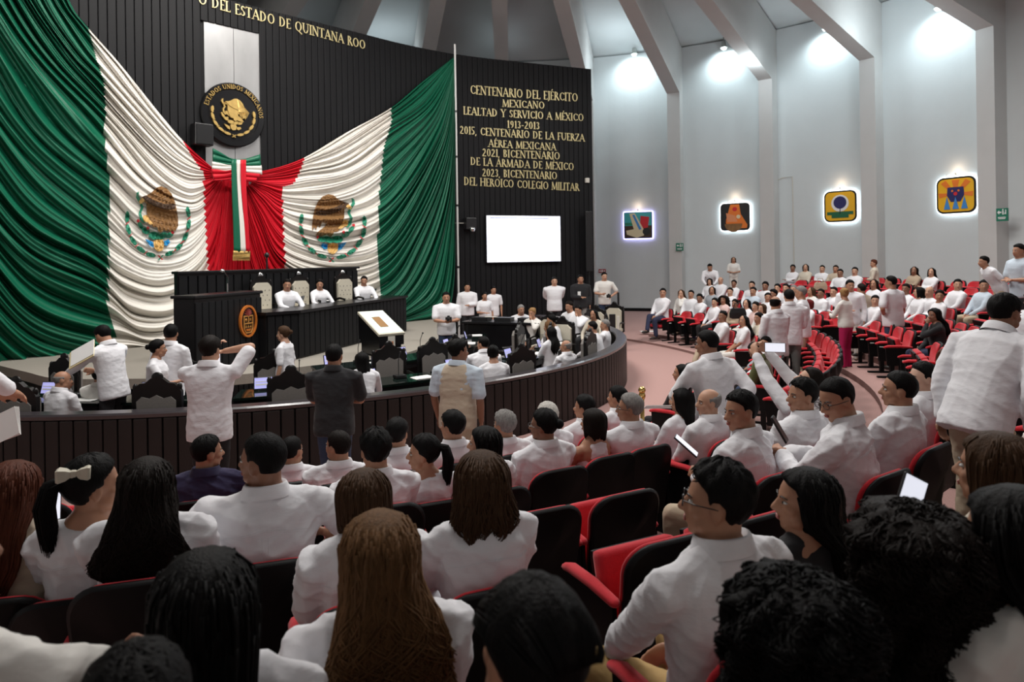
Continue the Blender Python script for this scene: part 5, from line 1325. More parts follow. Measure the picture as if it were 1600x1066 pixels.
def seam(o, ms, k, top, fem, puff):
    key = ms.name
    if key not in SEAMC:
        bv = BVHTree.FromPolygons([v.co[:] for v in ms.vertices], [p.vertices[:] for p in ms.polygons]); T = k['T']; bk = (k['Rt'] @ Vector((0, -1, 0))).normalized(); g = Geo()
        def line(pts):
            out = []
            for x, z in pts:
                h = bv.ray_cast(T(x, -.5, z), -bk)
                if h[0] is not None: out.append(h[0] + bk * .0006)
            if len(out) > 3: g.tube(out, .0016, 4, dome=False)
        line([(-.17 + .34 * i / 24, .355 - .012 * math.cos(i / 24 * 6.28)) for i in range(25)]); line([(-.17 + .34 * i / 24, .362 - .012 * math.cos(i / 24 * 6.28)) for i in range(25)])
        if not fem:
            for x0 in (-.012, .012): line([(x0, .34 - .32 * i / 16) for i in range(17)])
        SEAMC[key] = fixn(g.mesh('seam', topmat('white')))
    c = link('seam', SEAMC[key], o); setmat(c, 0, topmat(top))
def person(label, px, py, D, face, p, top='white', bottom='black', skin='b', hair='short', hc='black', zf=None, seed=None, group=None, glasses=False, collar=None, seatrow=True, extra=None):
    lod = 0 if D < 5.0 else (1 if D < 11.5 else 2)
    k, mb, ms, ml, mh = get_person(p, lod); seed = seed if seed is not None else len(PEOPLE)
    P = PT(px, py, D); rr = math.hypot(P.x - CX, P.y - CY)
    if zf is None: zf = tier(rr)
    need = (P.z - zf) / k['top'].z; s = max(.90, min(1.12, need))
    Rz = Matrix.Rotation(face, 4, 'Z'); off = Rz @ Vector((k['top'].x * s, k['top'].y * s, 0))
    loc = Vector((P.x - off.x, P.y - off.y, P.z - s * k['top'].z))
    if abs(loc.z - zf) > .03: NOTES.append('%s D%.1f r%.2f need %.2f dz %.2f' % (label[:38], D, rr, need, loc.z - zf))
    else: loc.z = zf
    o = link('person', mb); o.matrix_world = Matrix.Translation(loc) @ Rz @ Matrix.Scale(s, 4)
    o.location = loc; o.rotation_euler = (0, 0, face); o.scale = (s, s, s); setmat(o, 0, SKIN[skin]); tag(o, label, 'person', group)
    c = link('shirt' if not p.get('fem') else 'blouse', ms, o); setmat(c, 0, topmat(top))
    c = link('trousers' if p.get('low', 'trousers') != 'skirt' else 'skirt', ml, o); setmat(c, 0, lowmat(bottom))
    if not (lod == 0 and p.get('sit', True)): link('shoes', mh, o)
    c = link('hair', hair_mesh(hair, hc, lod, seed), o); c.matrix_local = k['Mh']; setmat(c, 0, hairmat(hc))
    if collar is None: collar = not p.get('fem') and lod < 2
    if collar and lod < 2:
        T = k['T']; n = 24; g = Geo()
        def cr(z, rx, ry, yo, dz=.012): return [tuple(T(rx * math.cos(2 * math.pi * i / n), yo + ry * math.sin(2 * math.pi * i / n), z - dz * math.sin(2 * math.pi * i / n) - (.02 if math.sin(2 * math.pi * i / n) > .8 else 0))) for i in range(n)]
        g.loft([cr(.480, .110, .094, -.012), cr(.530, .089, .087, -.012), cr(.537, .083, .081, -.012), cr(.495, .076, .072, -.012)], cap=False)
        q = obj('collar', g, topmat(top), o, smooth=True)
    if lod == 0 and D < 4.7 and p.get('sleeve') != 'none': seam(o, ms, k, top, p.get('fem'), p.get('puff', 0))
    if glasses and lod < 2:
        g = Geo(); Pq = lambda x, y, z: k['hc'] + k['Rh'] @ Vector((x, y, z))
        for s_ in (-1, 1):
            cx0 = s_ * .032; g.tube([Pq(cx0 + .024 * math.cos(R(a)), .097 - .004 * math.cos(R(a)) * s_ * 0, .004 + .017 * math.sin(R(a))) for a in range(0, 361, 36)], .0018, 5, dome=False)
            g.tube([Pq(s_ * .056, .094, .010), Pq(s_ * .080, .06, .010), Pq(s_ * .084, -.01, .006)], .002, 5, dome=False)
        g.tube([Pq(-.009, .100, .008), Pq(.009, .100, .008)], .0018, 5, dome=False); obj('glasses', g, M_dark, o)
    PEOPLE.append(dict(o=o, loc=loc, face=face, sit=p.get('sit', True), s=s, k=k, r=rr, lod=lod, D=D))
    return o, k
def toC(px, py, D, tx=-4.6, ty=14.0):
    p = PT(px, py, D); return math.atan2(ty - p.y, tx - p.x) - math.pi / 2
# ================================================================== THEATRE CHAIRS
def chair_outline(w_, z0, z1, r):
    out = [(-w_ / 2 + .02, z0), (w_ / 2 - .02, z0)]
    for i in range(7): a = R(90 * i / 6); out.append((w_ / 2 - r + r * math.cos(a), z1 - r + r * math.sin(a)))
    for i in range(7): a = R(90 + 90 * i / 6); out.append((-w_ / 2 + r + r * math.cos(a), z1 - r + r * math.sin(a)))
    return out
def backgeo(w_, z0, z1, r, y0, y1, inset=.012, rec=.18, bow=.035):
    """cushioned slab following a reclined, slightly bowed back"""
    g = Geo(); rings = []
    def warp(x, z, y): return (x, y - (z - .42) * rec + bow * (abs(x) / (w_ / 2)) ** 2, z)
    cen = ((z0 + z1) / 2)
    for f, y in ((.93, y0), (1.0, y0 + inset * (1 if y1 > y0 else -1)), (1.0, y1 - inset * (1 if y1 > y0 else -1)), (.93, y1)):
        rings.append([warp(x * (f if f < 1 else 1), cen + (z - cen) * (1 - (1 - f) * .6), y) for x, z in chair_outline(w_, z0, z1, r)])
    # fill caps as grids of quads to keep the bow
    n = len(rings[0]); g.loft(rings, cap=False)
    for rg, flip in ((rings[0], 0), (rings[-1], 1)):
        L_ = len(g.v); cs = []
        mid = [(rg[i][0] * .5, rg[i][1] - bow * .3, cen + (rg[i][2] - cen) * .5) for i in range(n)]
        c = (0, rings[0][0][1] * 0 + (y0 if not flip else y1) - (cen - .42) * rec, cen)
        g.add(rg + mid + [c], [(i, (i + 1) % n, n + (i + 1) % n, n + i) for i in range(n)] + [(n + i, n + (i + 1) % n, 2 * n) for i in range(n)])
    return g
def theatre_chair(folded):
    t = thing('theatre_chair', 'x', 'chair')
    obj('back_shell', backgeo(.485, .30, .885, .13, -.27, -.232), M_plas, t, smooth=True)
    obj('back_cushion', backgeo(.462, .36, .874, .126, -.231, -.196), M_red, t, smooth=True)
    g = Geo()
    if folded: g.bbox((0, 0, 0), (.44, .40, .085), .03, 0, Matrix.Translation((0, -.06, .56)) @ Matrix.Rotation(R(76), 4, 'X'))
    else: g.bbox((0, .02, .42), (.44, .44, .085), .03)
    obj('seat', g, M_red, t, smooth=True)
    g = Geo()
    if folded: g.bbox((0, 0, 0), (.42, .38, .03), .012, 0, Matrix.Translation((0, -.005, .55)) @ Matrix.Rotation(R(76), 4, 'X'))
    else: g.bbox((0, .02, .365), (.42, .42, .03), .012)
    obj('seat_pan', g, M_plas, t)
    for s in (-1, 1):
        g = Geo(); g.tube([(s * .255, -.22, .615), (s * .257, -.05, .63), (s * .257, .14, .625), (s * .257, .19, .61)], [.028, .033, .033, .026], 8, flat=.7); obj('armrest', g, M_red, t, smooth=True)
        g = Geo(); g.prism([(-.24, .30), (.16, .30), (.18, .60), (-.22, .60)], -.012, .012, 0, Matrix.Translation((s * .257, 0, 0)) @ Matrix.Rotation(R(90), 4, 'Z')); obj('side_panel', g, M_plas, t)
        g = Geo(); g.bbox((s * .257, -.05, .16), (.035, .07, .30), .008); g.bbox((s * .257, .0, .015), (.05, .38, .03), .01); obj('leg', g, M_plas, t)
    g = Geo(); g.box((.235, .12, .555 if folded else .47), (.03, .06, .012)); obj('number_tag', g, M_paper, t)
    return t
CH = {True: theatre_chair(True), False: theatre_chair(False)}; CHU = {True: False, False: False}; CHAIRS = []
def put_chair(x, y, z, face, folded, label, group):
    if not CHU[folded]: o = CH[folded]; CHU[folded] = True
    else: o = dup(CH[folded])
    o.location = (x, y, z); o.rotation_euler = (0, 0, face); o['label'] = label; o['group'] = group
    a = math.atan2(y - CY, x - CX); CHAIRS.append((math.hypot(x - CX, y - CY), a)); return o

# ================================================================== AUDIENCE, DEPUTIES, STANDING PEOPLE
def tierc(r): return float(np.interp(r, [9.6] + ROW_R, [0] + ROW_Z))
def solveD(px, py, lo=6.0, hi=29.0, zh=1.27):
    a, b = ray(px, py); best = []; prev = None
    for i in range(400):
        D = lerp(lo, hi, i / 399); r = math.hypot(a * D - CX, D - CY); f = CAMZ + b * D - tierc(r) - zh
        if prev is not None and prev * f <= 0: best.append(D)
        prev = f
    return best[0] if best else None
POSES = {'lap': dict(L='lap', R='lap', lean=-3), 'knee': dict(L='knee', R='lap', lean=2), 'cross': dict(L='cross', R='cross', lean=-4), 'phone': dict(L='phone', R='phone', lean=4), 'cheek': dict(L='cheek', R='lap', lean=6), 'rest': dict(L='rest', R='rest', lean=-4), 'desk': dict(L='desk', R='desk', lean=14), 'belly': dict(L='belly', R='belly', lean=-4)}
def seated(label, px, py, D, hy=0, pose='lap', fem=False, hair='short', hc='black', top='white', bottom='black', skin='b', turn=0, fat=0, chair=True, zf=None, hp=0, hr=0, **kw):
    p = dict(POSES[pose]); p.update(sit=True, fem=fem, head=(hy, hp, hr), fat=fat, twist=0)
    for q in ('sleeve', 'puff', 'twist', 'lean', 'L', 'R', 'legs', 'low', 'tilt'):
        if q in kw: p[q] = kw.pop(q)
    P = PT(px, py, D); face = math.atan2(CY - .6 - P.y, CX + .3 - P.x) - math.pi / 2
    if kw.pop('face', None) is not None: pass
    o, k = person(label, px, py, D, face + R(turn), p, top, bottom, skin, hair, hc, zf=zf, **kw)
    if chair:
        q = PEOPLE[-1]; lab = ' '.join(('theatre chair taken by ' + label).split()[:16])
        put_chair(q['loc'].x, q['loc'].y, tier(q['r']) , face, False, lab, 'occupied theatre chairs')
    return o, k
F_ = dict(fem=True)
# --- front row near the camera (row A), left to right
seated('man in dark purple shirt looking right in the front row', 322, 683, 4.65, -62, hair='short', top='navy', skin='b', sleeve='short', fat=.7)
seated('man with cropped hair in the front row behind the big shirted back', 455, 684, 5.0, -40, hair='fade', skin='b')
seated('man with thinning grey-black hair looking left in the front row', 529, 675, 4.7, 50, hair='fade', hc='grey' if False else 'dark', skin='b', sleeve='long', fat=.2, turn=-8)
seated('person with short curly black hair in the front row', 620, 657, 5.2, -30, hair='shortv', skin='b')
seated('man with spiky black hair in white collar in the front row', 708, 645, 5.1, 30, hair='shortv', skin='b', fat=.2)
seated('man with tousled grey hair in the front row', 789, 645, 5.3, 20, hair='shortv', hc='grey', skin='b')
seated('white-haired man in the front row behind bearded profile man', 856, 632, 5.7, 0, hair='shortv', hc='white', skin='a')
seated('short black-haired person in front row left of woman without sleeves', 914, 620, 6.2, 30, hair='shortv', skin='b', sleeve='short')
seated('front row man with dark hair nearest the curved parapet', 966, 605, 6.5, 20, hair='short', skin='b')
# --- row B
seated('man with glossy wet-look hair in second row, back to camera', 587, 675, 3.95, 5, hair='shortv', skin='b', top='white')
seated('woman with low black ponytail turned left in second row', 664, 682, 4.3, 68, hair='pony', skin='b', sleeve='short', **F_)
seated('woman with long loose black hair looking left in second row', 757, 668, 4.5, 55, hair='longstraight', skin='a', puff=.6, sleeve='short', **F_)
seated('man with bun and glasses in profile in second row', 851, 642, 4.9, 40, hair='bun', skin='c', glasses=True)
seated('short-haired woman in sleeveless white top in second row', 928, 640, 5.2, 25, hair='bob', hc='dark', skin='b', sleeve='none', **F_)
seated('grey-haired man in glasses with white guayabera in second row', 986, 617, 5.4, 45, hair='short', hc='grey', skin='b', glasses=True, fat=.5)
seated('woman with long straight black hair at the right of second row', 1066, 608, 5.9, 20, hair='longstraight', skin='b', **F_)
seated('balding old man with close white hair right of straight-haired woman', 1109, 608, 5.6, 60, hair='recede', hc='grey', skin='a')
# --- row C
seated('woman with long reddish hair in lace top at the left edge', 22, 722, 3.0, -5, hair='longstraight', hc='auburn', skin='b', top='beige', puff=.5, sleeve='short', hp=12, **F_)
o, k = seated('girl with black ponytail and white hair bow at the left', 140, 717, 2.95, -62, hair='pony', skin='b', top='white', puff=.6, sleeve='short', **F_)
g = Geo()
for s_ in (-1, 1): g.loft([[(s_ * x, y * w2, z * w2) for y, z in ((-.5, -.5), (.5, -.5), (.5, .5), (-.5, .5))] for x, w2 in ((.004, .012), (.018, .028), (.036, .036), (.042, .03))])
g.bbox((0, 0, 0), (.016, .02, .02), .004)
b_ = obj('hair_bow', g, M_cream, o); b_.matrix_local = k['Mh'] @ Matrix.Translation((.052, -.075, .085)) @ Matrix.Rotation(R(70), 4, 'Z') @ Matrix.Scale(1.35, 4)
seated('broad woman with half-tied wavy dark hair in white shirt', 228, 718, 2.85, 0, hair='long', hc='dark', skin='b', fat=.9, sleeve='long', **F_)
seated('big man in short-sleeved white shirt with cropped hair, face turned left', 412, 678, 3.25, 58, hair='fade', skin='c', fat=.55, sleeve='short', L='rest', R='rest')
seated('man in profile holding small phone, right of balding old man', 1157, 613, 4.1, 62, pose='phone', hair='short', skin='b', fat=.5, turn=14, bottom='beige')
# --- row D
seated('woman with brown bob in pleated puff-sleeve blouse', 567, 735, 2.7, 3, hair='bob', hc='brown', skin='b', puff=1.3, hp=10, **F_)
seated('woman with shoulder-length brown flipped hair in white blouse', 752, 708, 2.75, 5, hair='bobflip', hc='brown', skin='b', **F_)
seated('heavy man in dark-rimmed glasses typing on a black phone', 1300, 593, 4.05, 52, L=((.04, .34, .29), (1, -.4, -.8)), R=((.04, .34, .29), (1, -.4, -.8)), lean=4, hair='fade', skin='b', glasses=True, fat=.9, turn=20, hp=14, bottom='grey')
seated('chubby-faced man looking left, behind man typing on phone', 1256, 593, 4.9, 62, hair='short', skin='b', fat=.8)
seated('man with trimmed black hair and white shirt right of the phone typist', 1408, 582, 4.5, 30, hair='fade', skin='b', fat=.3)
seated('man with swept black hair at the aisle end of his row', 1444, 568, 5.2, 48, hair='short', skin='d')
seated('woman with short auburn hair in olive-brown top beyond the aisle', 1482, 545, 6.3, 75, hair='bob', hc='auburn', skin='b', top='tan', sleeve='short', **F_)
# --- row E
seated('woman with very long wavy light brown hair in white ruffled blouse', 592, 803, 1.85, 4, hair='verylong', hc='lbrown', skin='b', puff=1.0, hp=4, **F_)
seated('man with slick black hair and glasses in white collared shirt', 1128, 730, 2.2, 42, hair='shortv', skin='b', glasses=True, bottom='khaki', pose='knee', turn=6, hp=-6, fat=.35)
seated('woman in black top with dark wavy hair and pearl earring', 1262, 735, 2.4, 58, hair='long', skin='b', top='black', **F_)
# --- row F, nearest
seated('woman with long dark hair in white blouse at the lower left', 318, 868, 1.5, 0, hair='longstraight', skin='b', puff=.4, **F_)
seated('person with slicked black hair tied back at bottom centre', 838, 915, 1.13, 12, hair='pulled', skin='b', top='black', **F_)
seated('woman with dark curly hair at bottom, right of centre', 1240, 905, 1.35, 0, hair='curly', skin='b', top='ivory', **F_)
seated('woman with big dark brown curls filling the lower right', 1432, 800, 1.62, 0, hair='bigcurly', hc='dark', skin='b', top='white', sleeve='none', **F_)
seated('person with smooth dark hair at right edge holding a lit phone', 1585, 765, 1.55, 8, hair='longstraight', skin='b', top='ivory', pose='phone', **F_)
seated('person with wavy brown hair at the right edge', 1562, 680, 2.1, 10, hair='bob', hc='brown', skin='b', top='cream', **F_)
seated('person at lower left edge, top of the dark head only', 205, 1030, 1.05, 0, hair='short', skin='b', top='black')
o, k = seated('person in white ruffles with a watch at lower left corner', -122, 778, 1.30, -20, hair='short', skin='c', top='ivory', sleeve='short', turn=-15, puff=.8, R=((.16, .40, .20), (1, -.3, -.6)))
W_ = k['armR'][2]; E_ = k['armR'][1]; d_ = (W_ - E_).normalized(); g = Geo(); g.tube([W_ - d_ * .03, W_ - d_ * .012], .030, 14, dome=False); g.bbox((0, 0, 0), (.03, .03, .012), .003, 0, Matrix.Translation(W_ - d_ * .02 + Vector((0, 0, .03)))); obj('wristwatch', g, M_gold, o)
# --- right of the near block
seated('man leaning back with arms raised taking a photo with a phone', 1262, 575, 5.7, 40, L='high', R='high', lean=-14, hp=-25, hair='short', hc='dark', skin='a')
seated('man in olive green shirt bent over something in his hands', 1174, 537, 9.5, 50, pose='phone', lean=12, hp=20, hair='fade', skin='c', top='olive', sleeve='short', bottom='jeans', fat=.4)
seated('man in glasses beyond the man in olive green', 1197, 527, 10.4, 60, hair='short', skin='b')
seated('dark curly-haired person behind the man in glasses and olive man', 1199, 516, 11.3, 40, hair='shortv', skin='b', top='grey')
seated('person with black hair seated low behind standing white-shirted man', 1066, 570, 8.0, 30, hair='longstraight', skin='b', top='black', **F_)
seated('woman in embroidered white blouse and cream trousers leaning sideways', 1162, 493, 13.6, 40, hair='long', skin='b', bottom='white', sleeve='short', tilt=10, **F_)
seated('man in beige trousers with crossed legs, hand at his lap', 1130, 486, 14.4, 30, hair='fade', skin='c', bottom='beige', legs='cross')
seated('man in dark trousers and suspenders at the end of front row', 1036, 451, 19.6, 45, hair='short', skin='b', bottom='navy', legs='cross')
# --- far bank
FAR = [ # label, px, py, hy, pose, fem, hair, hc, top
 ('woman with long brown hair second in the far front row', 1064, 453, 30, 'cheek', 1, 'long', 'brown', 'ivory'), ('bearded man third in the far front row', 1080, 454, 20, 'lap', 0, 'short', 'black', 'white'),
 ('man leaning forward fourth in far front row', 1093, 460, 30, 'knee', 0, 'shortv', 'black', 'white'), ('woman with a black headscarf on far second row', 1109, 435, 30, 'lap', 1, 'scarf', 'black', 'white'),
 ('man with high forehead beside the woman in headscarf', 1126, 433, 20, 'lap', 0, 'recede', 'black', 'white'), ('woman with dark scarf-like hair in grey top', 1113, 448, 30, 'lap', 1, 'longstraight', 'black', 'grey'),
 ('woman with tied hair below the standing long-haired woman', 1147, 438, 20, 'lap', 1, 'bun', 'dark', 'white'), ('man in white between two tied-hair women in far rows', 1141, 450, 30, 'lap', 0, 'short', 'dark', 'white'),
 ('woman with dark hair in far middle row, third seat', 1117, 466, 30, 'lap', 1, 'bun', 'black', 'white'), ('woman with curly brown hair in pale pink top', 1131, 462, 30, 'lap', 1, 'curly', 'dark', 'pink'),
 ('woman in tan blouse with dark bag on her lap', 1149, 468, 20, 'belly', 1, 'bun', 'dark', 'tan'), ('woman with black hair in white right of the tan blouse', 1167, 468, 40, 'lap', 1, 'long', 'black', 'white'),
 ('man in white in front of the empty red back row', 1175, 440, 30, 'lap', 0, 'short', 'dark', 'white'), ('bearded man in grey shirt in the far middle', 1177, 449, 20, 'lap', 0, 'short', 'black', 'lblue'),
 ('man in white right of the man in grey shirt', 1196, 441, 30, 'lap', 0, 'shortv', 'black', 'white'), ('woman with tied hair left of the two standing heads', 1215, 444, 30, 'lap', 1, 'bun', 'black', 'white'),
 ('man partly hidden behind the standing group in far rows', 1228, 444, 20, 'lap', 0, 'short', 'black', 'white'), ('man looking left just left of the standing group', 1200, 458, 50, 'lap', 0, 'short', 'black', 'white'),
 ('dark-haired person low behind the standing group', 1209, 453, 0, 'lap', 0, 'shortv', 'black', 'ivory'), ('woman in pale pink with tied hair beside brass post', 1181, 472, 30, 'lap', 1, 'bun', 'dark', 'pink'),
 ('woman with brown hair beside woman in pale pink', 1191, 475, 30, 'lap', 1, 'bob', 'brown', 'ivory'), ('woman with dark hair bent low near the brass post', 1186, 489, 20, 'lap', 1, 'bun', 'black', 'cream'),
 ('woman with arms crossed first in the last row', 1239, 414, 20, 'cross', 1, 'updo', 'black', 'white'), ('woman with long black ponytail in cream in last row', 1259, 413, 40, 'lap', 1, 'longstraight', 'black', 'cream'),
 ('man with arms crossed and bag in the last row', 1285, 415, 20, 'cross', 0, 'short', 'dark', 'white'), ('person in beige fourth in the last row', 1306, 415, 30, 'lap', 0, 'short', 'dark', 'beige'),
 ('man in white fifth in the last row', 1313, 421, 20, 'lap', 0, 'short', 'black', 'white'), ('man in white sixth in the last row beside standing bearer', 1336, 418, 30, 'lap', 0, 'short', 'black', 'white'),
 ('man with grey hair behind the standing trio', 1240, 446, 20, 'lap', 0, 'short', 'grey', 'white'), ('woman with reddish face right of the standing trio', 1268, 449, 10, 'lap', 1, 'long', 'brown', 'ivory'),
 ('man in white leaning back right of the trio', 1283, 452, 30, 'belly', 0, 'short', 'dark', 'white'), ('woman with red hair in white sleeveless top', 1264, 468, -10, 'lap', 1, 'bob', 'red', 'white'),
 ('man in white left of the woman in magenta trousers', 1303, 449, 20, 'belly', 0, 'short', 'black', 'white'), ('woman with dark hair behind beige vest man', 1366, 437, 40, 'lap', 1, 'long', 'dark', 'white'),
 ('man with brown face right of the big standing man', 1416, 444, 40, 'lap', 0, 'short', 'dark', 'white'), ('woman with black curly hair in white looking right', 1437, 449, -40, 'lap', 1, 'bob', 'black', 'white'),
 ('bald man in glasses and white shirt', 1453, 448, 20, 'belly', 0, 'bald', 'black', 'white'), ('woman with tied dark hair gesturing at the bald man', 1469, 454, 60, 'belly', 1, 'bun', 'dark', 'white'),
 ('woman with long brown hair and crossed arms by the wall', 1429, 417, 20, 'cross', 1, 'long', 'dark', 'tan'), ('woman in white with long black hair by the wall', 1456, 419, 20, 'cross', 1, 'long', 'black', 'white'),
 ('man in white facing left below empty red seats', 1497, 437, 50, 'lap', 0, 'short', 'black', 'white'), ('man in pale blue shirt facing left below leaning man', 1538, 438, 60, 'lap', 0, 'short', 'black', 'lblue'),
 ('woman in black resting her head on her hand', 1459, 482, 30, 'cheek', 1, 'long', 'black', 'black'), ('man in white facing left behind the big standing man', 1368, 462, 50, 'lap', 0, 'short', 'black', 'white')]
for i, (lb, px, py, hy, pose, fem, hr_, hc_, tp) in enumerate(FAR):
    D = solveD(px, py)
    if D is None: NOTES.append('no D ' + lb); D = 15
    hy = round(hy / 30) * 30
    seated(lb, px, py, D, hy, pose, bool(fem), hr_, hc_, tp, bottom=['black', 'beige', 'navy', 'white'][i % 4], skin='abca'[i % 4])
# unseen-faced neighbours at the right edge: knees and hands in the row
for i, (px, py, D, tp, bt) in enumerate(((1622, 560, 6.3, 'white', 'beige'), (1632, 610, 4.95, 'ivory', 'beige'), (1640, 500, 7.6, 'black', 'black'), (1612, 455, 9.6, 'white', 'navy'))):
    seated(['person at the right edge, only light trousered knees in view', 'person at right edge with pale trousers and hands on lap', 'person in dark at the right edge with bare forearms', 'person at right edge beside the bending big man'][i], px, py, D, 20, 'knee', bool(i == 2), 'short', 'black', tp, bottom=bt, skin='a', turn=22)

# --- standing people
def standing(label, px, py, D, face, hy=0, top='white', bottom='black', fem=False, hair='short', hc='black', skin='b', zf=0.0, L='side', Rr='side', lean=2, legs='std', fat=0, hp=0, **kw):
    p = dict(sit=False, L=L, R=Rr, lean=lean, head=(hy, hp, 0), fem=fem, fat=fat, legs=legs)
    for q in ('sleeve', 'puff', 'twist', 'low', 'tuck', 'tilt'):
        if q in kw: p[q] = kw.pop(q)
    return person(label, px, py, D, R(face), p, top, bottom, skin, hair, hc, zf=zf, **kw)
o_ph, k_ph = standing('man in white short-sleeved shirt photographing over the parapet, seen from behind', 328, 528, 6.45, 2, L='photo', Rr='elbowout', sleeve='short', hc='dark', hair='shortv', skin='a', hy=-8, fat=.35)
standing('man in black polo shirt standing at the parapet, back to camera', 522, 540, 6.8, -2, L='camera', Rr='camera', sleeve='short', top='black', bottom='jeans', hair='short', skin='b', fat=.7)
o_v, k_v = standing('man in tan vest with curly black hair looking right', 716, 533, 7.0, -22, hy=-38, L='side', Rr='side', sleeve='short', top='lblue', bottom='beige', hair='shortv', skin='c', fat=.5)
vg = shirt_geo(dict(sit=False, fat=.72, sleeve='none', vest=True, L='side', R='side'), k_v, 1)
vm = remesh_many([(vg, .014, 5, 'vest', [topmat('beige')])])[0]; wrinkle(vm, .004, 5); link('vest', vm, o_v)
g = Geo(); g.bbox((.17, .12, -.02), (.12, .05, .14), .015, 0, Matrix.Translation(k_v['pel'])); obj('vest_pocket', g, topmat('beige'), o_v)
standing('man in white shirt with colour patch standing in the aisle', 1104, 517, 6.1, 30, hy=25, L='desk', Rr='back', hair='fade', skin='c', zf=.1, bottom='beige', fat=.3, lean=8)
standing('big man in white guayabera bending forward in the right aisle', 1572, 462, 4.75, -70, hy=-5, lean=24, L='side', Rr='sidef', hair='short', skin='c', bottom='beige', zf=.37, fat=.7)
standing('bald-spot man in white standing left in the aisle trio', 1211, 463, 10.6, 25, hy=-60, L='belly', Rr='belly', hair='recede', skin='b', zf=.1, bottom='black')
standing('man in white shirt and grey trousers, back turned, in aisle trio', 1233, 453, 11.4, -10, hy=0, L='belly', Rr='belly', hair='short', zf=.18, bottom='grey', fat=.4)
standing('grey-haired man at right of the aisle trio', 1251, 448, 12.4, 60, hy=10, L='belly', Rr='side', hair='short', hc='grey', zf=.18, bottom='beige')
standing('blond woman in floral blouse and magenta trousers in the aisle', 1319, 451, 13.3, 35, hy=-40, fem=True, L='phone', Rr='belly', hair='updo', hc='blond', top='ivory', bottom='magenta', zf=.18, tuck=True, sleeve='long', low='trousers')
standing('man in glasses and white shirt behind the magenta trousers', 1328, 438, 14.2, 150, hy=20, L='side', Rr='belly', hair='short', zf=.2, bottom='white')
standing('man in beige vest with dark trousers standing with back turned', 1346, 444, 14.4, 20, L='belly', Rr='side', hair='short', hc='dark', top='beige', bottom='black', zf=.2, tuck=True)
standing('big man in short-sleeved white shirt and jeans, back turned', 1392, 432, 12.9, 28, hy=20, L='hip', Rr='side', hair='short', sleeve='short', bottom='jeans', zf=.27, fat=.8)
standing('man in white bending over at the back by the pilaster', 1109, 413, 22.5, 160, lean=30, L='desk', Rr='desk', hair='short', zf=.64, hp=10)
standing('woman with very long brown hair standing at the back', 1146, 402, 24.8, 165, fem=True, L='belly', Rr='belly', hair='long', hc='brown', zf=.86, bottom='white', sleeve='short', top='ivory', tuck=True)
standing('person carrying a dark bag standing by the wall in last row', 1365, 407, 19.0, 60, L='belly', Rr='belly', hair='shortv', hc='auburn', top='cream', zf=.76, hy=30)
standing('man in white leaning to the left at the top right', 1537, 401, 13.2, 80, lean=34, L='side', Rr='side', hair='short', zf=.9, bottom='beige', hp=-12)
standing('person in pale blue with black strap at the right edge', 1592, 382, 12.6, 95, L='belly', Rr='belly', top='lblue', bottom='black', hair='short', zf=.76, sleeve='short')
# in the well
DEP = [('standing man in white reading a manila folder', 156, 511, 8.6, 75, dict(L='reach', Rr='phone', hair='short', hc='black', hp=18, lean=10)),
 ('standing man in white right of the gesturing woman', 267, 508, 8.75, -15, dict(hair='short', hy=30, L='side', Rr='belly')),
 ('woman in white blouse gesturing with one hand', 246, 532, 8.3, -75, dict(fem=True, hair='bun', L='belly', Rr='phone', hy=10, sleeve='short')),
 ('woman with tied hair and glasses walking before the lectern', 443, 511, 9.8, 85, dict(fem=True, hair='bun', hc='brown', skin='a', L='side', Rr='side', sleeve='short', legs='walk')),
 ('person at the left edge holding grey sheets, arms only', -52, 520, 6.2, -10, dict(L='desk', Rr='desk', hair='short', sleeve='short')),
 ('bearded photographer in sunglasses and jeans beside the stage', 697, 457, 15.0, -170, dict(L='camera', Rr='camera', bottom='jeans', sleeve='short', fat=.6, hair='short')),
 ('tall man in white shirt standing under the drape edge', 730, 443, 20.0, -170, dict(L='belly', Rr='side', fat=.3)),
 ('woman in white top and long white trousers by the consoles', 757, 457, 18.7, -165, dict(fem=True, bottom='white', L='side', Rr='belly', hair='bun', sleeve='short', tuck=True)),
 ('man with lanyard behind the woman in white trousers', 771, 448, 20.3, -160, dict(L='side', Rr='back', sleeve='short')),
 ('heavy bald-shaven man in white standing against the black wall', 866, 432, 20.4, -175, dict(L='back', Rr='back', hair='fade', skin='a', fat=.8)),
 ('bearded man in black with white badge by the wall end', 907, 430, 21.0, -175, dict(top='black', bottom='grey', L='side', Rr='belly', fat=.4)),
 ('photographer in beige shirt and jeans with camera at his belly', 944, 426, 21.6, 170, dict(top='ivory', bottom='jeans', L='hip', Rr='camera', hy=20, sleeve='short', skin='a'))]
for lb, px, py, D, fc, kw in DEP: standing(lb, px, py, D, fc, **kw)
